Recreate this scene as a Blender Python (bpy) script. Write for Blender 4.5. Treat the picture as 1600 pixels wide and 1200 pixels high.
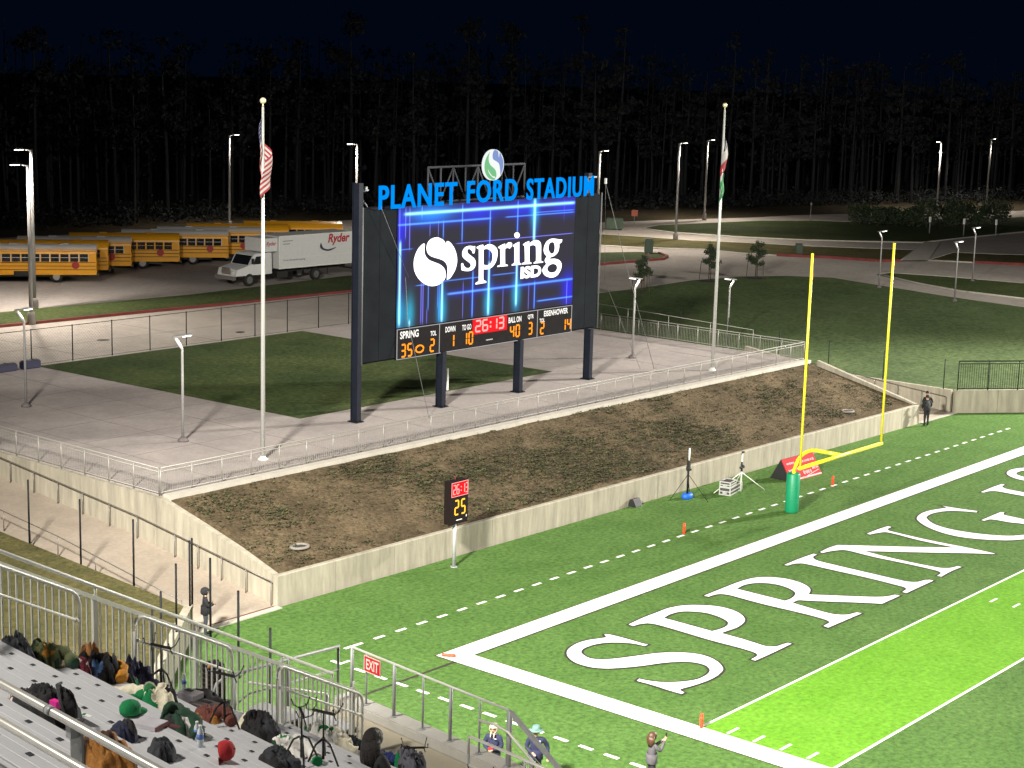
import bpy, bmesh, math, random
from mathutils import Vector, Matrix, noise
from mathutils.geometry import delaunay_2d_cdt
import numpy as np
R = math.radians
random.seed(7)
scene = bpy.context.scene
for o in list(bpy.data.objects): bpy.data.objects.remove(o)
col = scene.collection

# ------------------------------------------------------------------ camera
CAM = Vector((-41.596, -36.146, 19.471))
PAN, TILT, ROLL, FPX = 0.874339, -0.182570, 0.0268367, 2682.85
_f = Vector((math.sin(PAN)*math.cos(TILT), math.cos(PAN)*math.cos(TILT), math.sin(TILT)))
_r = Vector((math.cos(PAN), -math.sin(PAN), 0)); _u = _r.cross(_f)
_r2 = _r*math.cos(ROLL)+_u*math.sin(ROLL); _u2 = _u*math.cos(ROLL)-_r*math.sin(ROLL)
cd = bpy.data.cameras.new('camera'); cam = bpy.data.objects.new('camera', cd); col.objects.link(cam)
cam.matrix_world = Matrix(((_r2.x,_u2.x,-_f.x,CAM.x),(_r2.y,_u2.y,-_f.y,CAM.y),(_r2.z,_u2.z,-_f.z,CAM.z),(0,0,0,1)))
cd.sensor_fit = 'HORIZONTAL'; cd.sensor_width = 36; cd.lens = FPX/1600*36
cd.clip_start = 0.3; cd.clip_end = 3000
scene.camera = cam

# ------------------------------------------------------------------ sky
w = bpy.data.worlds.new('World'); scene.world = w; w.use_nodes = True
nt = w.node_tree; bg = nt.nodes['Background']
sky = nt.nodes.new('ShaderNodeTexSky'); sky.sky_type = 'NISHITA'; sky.sun_disc = False
sky.sun_elevation = R(-4.5); sky.sun_rotation = R(200); sky.ozone_density = 4.0
mixn = nt.nodes.new('ShaderNodeMix'); mixn.data_type = 'RGBA'; mixn.inputs[0].default_value = 0.5
mixn.inputs[6].default_value = (0.012, 0.052, 0.180, 1)
nt.links.new(sky.outputs[0], mixn.inputs[7]); nt.links.new(mixn.outputs[2], bg.inputs[0])
bg.inputs[1].default_value = 0.07

# ------------------------------------------------------------------ stadium floodlights (high masts, as the shadows show)
EXPO = 0.0
def flood(name, loc, aim, power, spot=None, blend=0.6, colr=(1,0.955,0.86), size=0.9):
    l = bpy.data.lights.new(name, 'SPOT' if spot else 'POINT'); l.energy = power; l.color = colr
    l.shadow_soft_size = size
    o = bpy.data.objects.new(name, l); col.objects.link(o); o.location = loc
    if spot:
        l.spot_size = R(spot); l.spot_blend = blend
        o.rotation_euler = (Vector(aim)-Vector(loc)).to_track_quat('-Z','Y').to_euler()
    return o
flood('floodlight', (-38,-12,33), (24,4,0), 400000, 76, 0.8, size=2.2)
flood('floodlight', (-36,-62,33), (22,-20,0), 120000, 58, 0.8, size=2.2)
flood('floodlight', (92,-18,33), (24,-3,0), 430000, 78, 0.6, size=2.2)
flood('floodlight', (90,-62,33), (26,-10,0), 180000, 70, 0.6, size=2.2)
flood('floodlight', (92,-19,32), (72,26,2), 85000, 100, 0.8, size=2.0)     # unseen extra lamp, added to brighten the lawn behind the corner
# the part of the nearest mast's light that falls on the seating below it
flood('floodlight_spill', (-44,-13.5,33), (-29,-19,11), 27000, 124, 1.0)
scene.view_settings.view_transform = 'Standard'; scene.view_settings.look = 'None'
scene.view_settings.exposure = EXPO; scene.view_settings.gamma = 1
scene.view_settings.use_curve_mapping = False
scene.cycles.use_denoising = True
scene.cycles.max_bounces = 5; scene.cycles.diffuse_bounces = 2; scene.cycles.glossy_bounces = 3
scene.cycles.transparent_max_bounces = 12

# ------------------------------------------------------------------ materials
def srgb(*c):
    return tuple(((x/255)/12.92 if x/255 <= .04045 else ((x/255+.055)/1.055)**2.4) for x in c)
_M = {}
def M(name, c, rough=.6, metal=0, var=.12, scale=4, bump=0, bscale=None, stretch=None, c2=None, spec=None):
    if name in _M: return _M[name]
    m = bpy.data.materials.new(name); m.use_nodes = True; nt = m.node_tree
    b = nt.nodes['Principled BSDF']; b.inputs['Roughness'].default_value = rough; b.inputs['Metallic'].default_value = metal
    if spec is not None: b.inputs['Specular IOR Level'].default_value = spec
    tc = nt.nodes.new('ShaderNodeTexCoord'); src = tc.outputs['Object']
    if stretch:
        mp = nt.nodes.new('ShaderNodeMapping'); mp.inputs['Scale'].default_value = stretch
        nt.links.new(src, mp.inputs[0]); src = mp.outputs[0]
    n = nt.nodes.new('ShaderNodeTexNoise'); n.inputs['Scale'].default_value = scale; n.inputs['Detail'].default_value = 6
    n.inputs['Roughness'].default_value = .65
    nt.links.new(src, n.inputs['Vector'])
    cr = nt.nodes.new('ShaderNodeValToRGB'); e = cr.color_ramp.elements
    e[0].position = .3; e[1].position = .7
    ca = [x*(1-var) for x in c]; cb = [x*(1+var) for x in (c2 or c)]
    e[0].color = (*ca, 1); e[1].color = (*cb, 1)
    nt.links.new(n.outputs[0], cr.inputs[0]); nt.links.new(cr.outputs[0], b.inputs['Base Color'])
    if bump:
        n2 = nt.nodes.new('ShaderNodeTexNoise'); n2.inputs['Scale'].default_value = bscale or scale*4; n2.inputs['Detail'].default_value = 5
        nt.links.new(tc.outputs['Object'], n2.inputs['Vector'])
        bp = nt.nodes.new('ShaderNodeBump'); bp.inputs['Strength'].default_value = bump; bp.inputs['Distance'].default_value = .05
        nt.links.new(n2.outputs[0], bp.inputs['Height']); nt.links.new(bp.outputs[0], b.inputs['Normal'])
    _M[name] = m; return m
def EM(name, c, s=1.0, base=(.02,.02,.02)):
    if name in _M: return _M[name]
    m = bpy.data.materials.new(name); m.use_nodes = True; b = m.node_tree.nodes['Principled BSDF']
    b.inputs['Base Color'].default_value = (*[x*.2 for x in base], 1); b.inputs['Specular IOR Level'].default_value = 0; b.inputs['Emission Color'].default_value = (*c, 1); b.inputs['Emission Strength'].default_value = s
    _M[name] = m; return m
def two_scale(name, c1, c2, s1, s2, rough=.9, bump=.0, bs=20, amt=.5):
    """large patches times fine grain (turf, dirt, paving)"""
    if name in _M: return _M[name]
    m = bpy.data.materials.new(name); m.use_nodes = True; nt = m.node_tree; b = nt.nodes['Principled BSDF']
    b.inputs['Roughness'].default_value = rough; b.inputs['Specular IOR Level'].default_value = .15
    tc = nt.nodes.new('ShaderNodeTexCoord')
    def nz(s, d=5):
        n = nt.nodes.new('ShaderNodeTexNoise'); n.inputs['Scale'].default_value = s; n.inputs['Detail'].default_value = d
        n.inputs['Roughness'].default_value = .7
        nt.links.new(tc.outputs['Object'], n.inputs['Vector']); return n
    a = nz(s1); f = nz(s2, 3)
    cr = nt.nodes.new('ShaderNodeValToRGB'); e = cr.color_ramp.elements; e[0].position = .36; e[1].position = .64
    e[0].color = (*c1, 1); e[1].color = (*c2, 1); nt.links.new(a.outputs[0], cr.inputs[0])
    mr = nt.nodes.new('ShaderNodeMapRange'); mr.inputs[1].default_value = .3; mr.inputs[2].default_value = .7
    mr.inputs[3].default_value = 1-amt; mr.inputs[4].default_value = 1+amt; nt.links.new(f.outputs[0], mr.inputs[0])
    mx = nt.nodes.new('ShaderNodeVectorMath'); mx.operation = 'SCALE'
    nt.links.new(cr.outputs[0], mx.inputs[0]); nt.links.new(mr.outputs[0], mx.inputs['Scale'])
    nt.links.new(mx.outputs[0], b.inputs['Base Color'])
    if bump:
        n2 = nz(bs, 4); bp = nt.nodes.new('ShaderNodeBump'); bp.inputs['Strength'].default_value = bump; bp.inputs['Distance'].default_value = .05
        nt.links.new(n2.outputs[0], bp.inputs['Height']); nt.links.new(bp.outputs[0], b.inputs['Normal'])
    _M[name] = m; return m
TURF = two_scale('turf_green', (.060,.130,.026), (.080,.158,.036), .45, 5.5, bump=.6, bs=14, amt=.42)
TURFB = two_scale('turf_lime', (.105,.275,.014), (.128,.310,.022), .45, 5.5, bump=.6, bs=14, amt=.30)
LINE = two_scale('line_white', (.70,.68,.64), (.80,.80,.78), .8, 7, amt=.10)
LETTER = two_scale('letter_white', (.78,.78,.77), (.84,.84,.84), .5, 7, amt=.05)
LINEDK = M('line_edge', (.022,.016,.012), .9)
GRASS = two_scale('lawn', (.036,.056,.018), (.068,.088,.030), .22, 3.5, bump=.6, bs=8, amt=.45)
GRASSB = two_scale('dry_lawn', (.060,.058,.022), (.105,.092,.036), .5, 6, bump=.6, bs=8, amt=.4)
DIRT = two_scale('bank_soil', (.062,.046,.026), (.125,.092,.054), .45, 7, bump=1.0, bs=7, amt=.5)
PAVE = two_scale('plaza_concrete', (.29,.255,.245), (.38,.335,.315), .25, 5, rough=.75, amt=.10)
ROAD = two_scale('road_concrete', (.34,.305,.27), (.44,.395,.355), .12, 3, rough=.85, amt=.12)
TERR = two_scale('rough_ground', (.030,.026,.014), (.060,.046,.026), .12, 2, amt=.5)
WALLC = M('wall_concrete', (.33,.30,.235), .8, var=.26, scale=2.2, stretch=(1.6,1.6,.22), bump=.15, bscale=9)
CURB = M('concrete_kerb', (.42,.39,.34), .8, var=.12, scale=2)
REDC = M('red_kerb_paint', (.16,.026,.022), .8, var=.35, scale=1.2)
ALU = M('aluminium_plank', (.50,.50,.52), .5, .0, var=.06, scale=1.5, stretch=(6,.4,6))
ALUR = M('aluminium_rail', (.76,.76,.70), .42, .08, var=.08, scale=3)
GALV = M('galvanised_steel', (.40,.41,.41), .5, .15, var=.15, scale=5)
RAILG = M('grey_rail_paint', (.27,.26,.235), .5, .3, var=.08, scale=4)
BLACKM = M('black_steel', (.010,.011,.013), .6, 0, var=.2, scale=3, spec=.15)
BLACKP = M('black_plastic', (.018,.018,.02), .5, var=.2)
NAVYM = M('dark_column_paint', (.010,.012,.020), .5, 0, var=.2, scale=2, spec=.15)
POLEW = M('white_pole', (.46,.46,.44), .35, .2, var=.04)
YELL = M('goal_yellow', (.80,.72,.035), .35, var=.04)
WHITE = M('white_paint', (.78,.78,.76), .5, var=.05)
GLASSD = M('dark_glass', (.012,.013,.016), .12, var=.2)
RUBBER = M('tyre_rubber', (.012,.012,.012), .85, var=.2)
FLOORT = M('tan_floor', (.47,.42,.32), .8, var=.10, scale=1.2)
ORANGE = M('pylon_orange', (.85,.055,.012), .5, var=.05)

# ------------------------------------------------------------------ helpers
def tag(o, label=None, cat=None, group=None, kind=None):
    if label: o['label'] = label
    if cat: o['category'] = cat
    if group: o['group'] = group
    if kind: o['kind'] = kind
    return o
def empty(name, loc=(0,0,0), rz=0):
    o = bpy.data.objects.new(name, None); col.objects.link(o); o.location = loc; o.rotation_euler = (0,0,rz); o.empty_display_size = .2
    return o
def copy_tree(o, parent=None):
    c = o.copy(); col.objects.link(c); c.parent = parent
    for ch in list(o.children): copy_tree(ch, c)
    return c
class MB:
    def __init__(s): s.bm = bmesh.new(); s.mi = 0
    def poly(s, pts):
        vs = [s.bm.verts.new(p) for p in pts]
        try: f = s.bm.faces.new(vs); f.material_index = s.mi; return f
        except ValueError: return None
    def box(s, c, d, rz=0, m=None):
        x, y, z = d[0]/2, d[1]/2, d[2]/2
        vs = []
        ca, sa = math.cos(rz), math.sin(rz)
        for sx, sy, sz in ((-1,-1,-1),(1,-1,-1),(1,1,-1),(-1,1,-1),(-1,-1,1),(1,-1,1),(1,1,1),(-1,1,1)):
            p = Vector((sx*x*ca-sy*y*sa, sx*x*sa+sy*y*ca, sz*z))
            if m: p = m @ Vector((sx*x, sy*y, sz*z))
            vs.append(s.bm.verts.new(p+Vector(c)))
        for f in ((0,3,2,1),(4,5,6,7),(0,1,5,4),(1,2,6,5),(2,3,7,6),(3,0,4,7)):
            s.bm.faces.new([vs[i] for i in f]).material_index = s.mi
    def tube(s, pts, r, seg=8, closed=False, cap=True):
        pts = [Vector(p) for p in pts]; n = len(pts); rings = []
        rr = r if isinstance(r, (list, tuple)) else [r]*n
        for i, p in enumerate(pts):
            if closed: d = pts[(i+1) % n]-pts[i-1]
            else: d = pts[min(i+1, n-1)]-pts[max(i-1, 0)]
            if d.length < 1e-9: d = Vector((0,0,1))
            d.normalize(); a = Vector((0,0,1)) if abs(d.z) < .95 else Vector((1,0,0))
            x = d.cross(a).normalized(); y = d.cross(x)
            rings.append([s.bm.verts.new(p+(x*math.cos(t)+y*math.sin(t))*rr[i]) for t in [k*2*math.pi/seg for k in range(seg)]])
        rng = range(n) if closed else range(n-1)
        for i in rng:
            a, b = rings[i], rings[(i+1) % n]
            for k in range(seg):
                f = s.bm.faces.new((a[k], a[(k+1) % seg], b[(k+1) % seg], b[k])); f.material_index = s.mi; f.smooth = True
        if cap and not closed:
            s.bm.faces.new(rings[0]).material_index = s.mi; s.bm.faces.new(rings[-1][::-1]).material_index = s.mi
    def lathe(s, c, prof, seg=12):
        c = Vector(c); rings = []
        for r, z in prof:
            rings.append([s.bm.verts.new(c+Vector((max(r,1e-4)*math.cos(k*2*math.pi/seg), max(r,1e-4)*math.sin(k*2*math.pi/seg), z))) for k in range(seg)])
        for a, b in zip(rings, rings[1:]):
            for k in range(seg):
                f = s.bm.faces.new((a[k], a[(k+1) % seg], b[(k+1) % seg], b[k])); f.material_index = s.mi; f.smooth = True
        s.bm.faces.new(rings[0][::-1]).material_index = s.mi; s.bm.faces.new(rings[-1]).material_index = s.mi
    def ball(s, c, r, seg=10, rings=6):
        r = r if isinstance(r, (list, tuple, Vector)) else (r, r, r)
        mt = Matrix.Translation(c) @ Matrix.Diagonal((*r, 1))
        g = bmesh.ops.create_uvsphere(s.bm, u_segments=seg, v_segments=rings, radius=1, matrix=mt)
        for v in g['verts']:
            for f in v.link_faces: f.material_index = s.mi; f.smooth = True
    def prism(s, prof, a, b):
        """prof: list of offset vectors, swept from a to b"""
        a, b = Vector(a), Vector(b)
        A = [s.bm.verts.new(a+Vector(p)) for p in prof]; B = [s.bm.verts.new(b+Vector(p)) for p in prof]
        n = len(prof)
        for i in range(n): s.bm.faces.new((A[i], A[(i+1) % n], B[(i+1) % n], B[i])).material_index = s.mi
        s.bm.faces.new(A[::-1]).material_index = s.mi; s.bm.faces.new(B).material_index = s.mi
    def build(s, name, mats, parent=None, matrix=None):
        me = bpy.data.meshes.new(name); bmesh.ops.recalc_face_normals(s.bm, faces=s.bm.faces[:])
        s.bm.to_mesh(me); s.bm.free()
        for m in (mats if isinstance(mats, (list, tuple)) else [mats]): me.materials.append(m)
        o = bpy.data.objects.new(name, me); col.objects.link(o); o.parent = parent
        if matrix is not None: o.matrix_local = matrix
        return o
def smooth(pts, sub=4):
    """closed Catmull-Rom; a third value marks a corner"""
    n = len(pts); out = []
    P = [Vector(p[:2]) for p in pts]; C = [len(p) > 2 for p in pts]
    for i in range(n):
        p1, p2 = P[i], P[(i+1) % n]
        p0 = P[i-1] if not C[i] else p1-(p2-p1); p3 = P[(i+2) % n] if not C[(i+1) % n] else p2+(p2-p1)
        out.append(p1)
        if C[i] and C[(i+1) % n]: continue
        for k in range(1, sub):
            t = k/sub
            out.append(.5*((2*p1)+(p2-p0)*t+(2*p0-5*p1+4*p2-p3)*t*t+(3*p1-p0-3*p2+p3)*t**3))
    return out
def shape(contours, extrude=0, offset=0, sub=4):
    cu = bpy.data.curves.new('c', 'CURVE'); cu.dimensions = '2D'; cu.fill_mode = 'BOTH'; cu.extrude = extrude; cu.offset = offset
    for ct in contours:
        pts = smooth(ct, sub) if sub else [Vector(p[:2]) for p in ct]
        sp = cu.splines.new('POLY'); sp.points.add(len(pts)-1); sp.use_cyclic_u = True
        for q, p in zip(sp.points, pts): q.co = (p[0], p[1], 0, 1)
    o = bpy.data.objects.new('c', cu); col.objects.link(o)
    me = bpy.data.meshes.new_from_object(o.evaluated_get(bpy.context.evaluated_depsgraph_get()))
    bpy.data.objects.remove(o); bpy.data.curves.remove(cu); return me
def text(body, w=None, h=None, extrude=0, offset=0, space=1, shear=0):
    """text mesh in its own XY plane, fitted to w x h, lower left at the origin"""
    cu = bpy.data.curves.new('t', 'FONT'); cu.body = body; cu.size = 1; cu.offset = offset; cu.space_character = space; cu.shear = shear
    cu.resolution_u = 4
    o = bpy.data.objects.new('t', cu); col.objects.link(o)
    me = bpy.data.meshes.new_from_object(o.evaluated_get(bpy.context.evaluated_depsgraph_get()))
    bpy.data.objects.remove(o); bpy.data.curves.remove(cu)
    co = np.array([v.co[:] for v in me.vertices]); mn, mx = co.min(0), co.max(0)
    sx = w/(mx[0]-mn[0]) if w else None; sy = h/(mx[1]-mn[1]) if h else None
    sx = sx or sy; sy = sy or sx
    for v in me.vertices: v.co = ((v.co.x-mn[0])*sx, (v.co.y-mn[1])*sy, v.co.z)
    if extrude:
        bm = bmesh.new(); bm.from_mesh(me)
        g = bmesh.ops.extrude_face_region(bm, geom=bm.faces[:])
        bmesh.ops.translate(bm, vec=(0,0,extrude), verts=[e for e in g['geom'] if isinstance(e, bmesh.types.BMVert)])
        bmesh.ops.recalc_face_normals(bm, faces=bm.faces[:]); bm.to_mesh(me); bm.free()
    return me
def mesh_obj(name, me, mat, parent=None, mw=None, loc=None):
    me.name = name; me.materials.clear()
    for m in (mat if isinstance(mat, (list, tuple)) else [mat]): me.materials.append(m)
    o = bpy.data.objects.new(name, me); col.objects.link(o); o.parent = parent
    if mw is not None: o.matrix_local = mw
    if loc is not None: o.location = loc
    return o
def join_meshes(parts):
    """[(mesh, matrix)] -> one mesh"""
    bm = bmesh.new()
    for me, mt in parts:
        n = len(bm.verts); bm.from_mesh(me); bm.verts.ensure_lookup_table()
        bmesh.ops.transform(bm, matrix=mt, verts=bm.verts[n:])
    out = bpy.data.meshes.new('j'); bm.to_mesh(out); bm.free(); return out
FRONT = Matrix(((1,0,0,0),(0,0,-1,0),(0,1,0,0),(0,0,0,1)))      # text plane XY -> world XZ, facing -Y
def facing(x, y, z): return Matrix.Translation((x, y, z)) @ FRONT
def sheet(name, pts, z, mat, kind='structure', parent=None, grid=None, zf=None):
    """flat (or zf-shaped) ground sheet inside a polygon"""
    n = len(pts); vc = [Vector(p) for p in pts]; ed = [(i, (i+1) % n) for i in range(n)]
    if grid:
        xs = [p[0] for p in pts]; ys = [p[1] for p in pts]
        x = min(xs)+grid/2
        while x < max(xs):
            y = min(ys)+grid/2
            while y < max(ys):
                vc.append(Vector((x, y))); y += grid
            x += grid
    r = delaunay_2d_cdt(vc, ed, [], 1, 1e-4)
    me = bpy.data.meshes.new(name)
    me.from_pydata([(v.x, v.y, zf(v.x, v.y) if zf else z) for v in r[0]], [], [tuple(f) for f in r[2]])
    me.materials.append(mat); o = bpy.data.objects.new(name, me); col.objects.link(o); o.parent = parent
    if zf:
        for p in me.polygons: p.use_smooth = True
    if kind: o['kind'] = kind
    return o
FL={'S':[[(4.79,-1.88,1),(4.91,-2.06),(4.96,-2.85),(4.95,-3.39),(5.0,-3.61,1),(4.79,-3.62,1),(4.71,-3.18),(4.47,-2.78),(4.12,-2.46),(3.66,-2.28),(3.13,-2.27),(2.79,-2.41),(2.6,-2.63),(2.47,-3.0),(2.6,-3.33),(2.96,-3.62),(3.72,-4.0),(4.5,-4.37),(5.04,-4.83),(5.35,-5.3),(5.41,-5.81),(5.2,-6.35),(4.81,-6.8),(4.4,-6.99),(3.83,-7.09),(3.24,-7.08),(2.66,-7.0),(2.25,-6.91),(2.11,-6.95),(2.02,-7.17,1),(1.86,-7.18,1),(1.84,-6.7),(1.86,-6.03),(1.83,-5.44,1),(2.03,-5.39,1),(2.1,-5.72),(2.22,-5.99),(2.44,-6.27),(2.83,-6.58),(3.31,-6.78),(3.82,-6.78),(4.27,-6.64),(4.55,-6.38),(4.65,-6.09),(4.57,-5.7),(4.33,-5.41),(3.84,-5.07),(3.06,-4.71),(2.38,-4.29),(2.03,-3.99),(1.8,-3.57),(1.78,-3.01),(1.99,-2.52),(2.33,-2.15),(2.74,-1.92),(3.34,-1.79),(3.9,-1.85),(4.39,-2.06),(4.6,-2.1),(4.71,-1.97)]],'P':[[(6.28,-1.84,1),(7.27,-1.76),(8.18,-1.76),(8.87,-1.77),(9.51,-1.98),(9.96,-2.37),(10.31,-2.93),(10.36,-3.49),(10.2,-3.98),(9.83,-4.44),(9.37,-4.69),(8.78,-4.81),(8.31,-4.78),(7.82,-4.75,1),(7.82,-5.57),(7.77,-6.19),(7.74,-6.66),(7.99,-6.92),(8.28,-6.96),(8.57,-7.01,1),(8.6,-7.15,1),(7.28,-7.18),(6.21,-7.18,1),(6.22,-7.01,1),(6.61,-6.98),(6.81,-6.86),(6.91,-6.64),(6.95,-6.03),(6.91,-4.9),(6.97,-3.68),(6.99,-2.61),(6.86,-2.25),(6.59,-2.1),(6.24,-2.06,1)],[(7.78,-2.31,1),(8.28,-2.23),(8.76,-2.3),(9.1,-2.56),(9.35,-3.03),(9.34,-3.58),(9.14,-4.1),(8.89,-4.35),(8.53,-4.47),(8.13,-4.47),(7.77,-4.4,1)]],'R':[[(11.06,-1.85,1),(12.23,-1.83),(13.51,-1.82),(14.41,-1.95),(14.93,-2.32),(15.2,-2.86),(15.19,-3.5),(14.93,-4.06),(14.56,-4.39),(14.04,-4.61,1),(14.58,-5.32),(15.17,-6.09),(15.64,-6.65),(15.99,-6.9),(16.38,-7.01,1),(16.42,-7.21,1),(15.01,-7.21,1),(14.49,-6.47),(13.74,-5.53),(13.31,-4.95),(13.12,-4.71),(12.7,-4.71,1),(12.59,-5.65),(12.56,-6.37),(12.66,-6.69),(12.9,-6.93),(13.23,-7.01),(13.38,-7.05,1),(13.41,-7.23,1),(12.23,-7.2),(11.06,-7.18,1),(11.12,-6.96,1),(11.56,-6.93),(11.73,-6.8),(11.83,-6.48),(11.85,-5.55),(11.77,-3.95),(11.82,-2.67),(11.75,-2.26),(11.5,-2.08),(11.08,-2.04,1)],[(12.7,-2.25,1),(13.29,-2.19),(13.75,-2.3),(14.11,-2.6),(14.29,-3.07),(14.2,-3.64),(13.92,-4.09),(13.56,-4.3),(13.06,-4.41),(12.7,-4.38,1)]],'I':[[(16.83,-1.85,1),(18.06,-1.82),(19.12,-1.85,1),(19.13,-2.02,1),(18.79,-2.05),(18.55,-2.19),(18.35,-2.52),(18.31,-3.22),(18.29,-4.83),(18.29,-6.2),(18.35,-6.62),(18.59,-6.86),(18.97,-6.93),(19.17,-7.05,1),(19.2,-7.22,1),(18.05,-7.22),(16.92,-7.23,1),(16.93,-7.05,1),(17.34,-6.99),(17.54,-6.82),(17.59,-6.48),(17.65,-5.18),(17.61,-3.34),(17.59,-2.39),(17.44,-2.14),(17.22,-2.03),(16.87,-1.99,1)]],'N':[[(19.56,-1.91,1),(20.35,-1.85),(21.03,-1.89,1),(22.01,-3.02),(22.98,-4.19),(24.31,-5.67,1),(24.26,-4.09),(24.45,-2.51),(24.15,-2.21),(23.81,-2.1),(23.54,-2.05,1),(23.58,-1.88,1),(24.56,-1.88),(25.38,-1.93,1),(25.37,-2.11,1),(24.98,-2.15),(24.74,-2.33),(24.68,-2.74),(24.59,-4.21),(24.66,-5.84),(24.69,-6.63),(24.66,-7.29,1),(24.53,-7.24,1),(23.92,-6.46),(22.57,-4.95),(21.03,-3.16,1),(20.92,-4.17),(20.91,-5.26),(20.98,-6.29),(21.07,-6.67),(21.35,-6.9),(21.76,-6.99,1),(21.79,-7.16,1),(20.88,-7.13),(19.93,-7.19,1),(19.9,-7.02,1),(20.31,-6.97),(20.52,-6.79),(20.59,-6.38),(20.59,-5.43),(20.52,-3.83),(20.6,-2.61),(20.28,-2.29),(19.86,-2.13),(19.49,-2.06,1)]],'G':[[(30.52,-1.99,1),(30.64,-2.78),(30.82,-3.58,1),(30.59,-3.67,1),(30.39,-3.26),(30.02,-2.72),(29.51,-2.44),(28.85,-2.3),(28.21,-2.38),(27.91,-2.53),(27.45,-2.94),(27.11,-3.46),(26.95,-4.22),(27.08,-5.17),(27.44,-6.01),(27.81,-6.51),(28.42,-6.89),(29.09,-7.06),(29.74,-6.95,1),(30.18,-6.11),(30.01,-5.52),(29.95,-4.86),(29.82,-4.64),(29.43,-4.58,1),(29.43,-4.44,1),(30.5,-4.43),(31.41,-4.43,1),(31.5,-4.6,1),(31.2,-4.67),(31.05,-4.87),(30.98,-5.77),(30.72,-7.23,1),(29.29,-7.5),(28.31,-7.43),(27.74,-7.19),(27.0,-6.71),(26.37,-5.85),(26.06,-4.99),(26.15,-4.1),(26.58,-3.2),(27.22,-2.46),(27.71,-2.15),(28.49,-1.95),(29.24,-1.96),(29.89,-2.14),(30.31,-2.28),(30.46,-2.15)]]}
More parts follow.
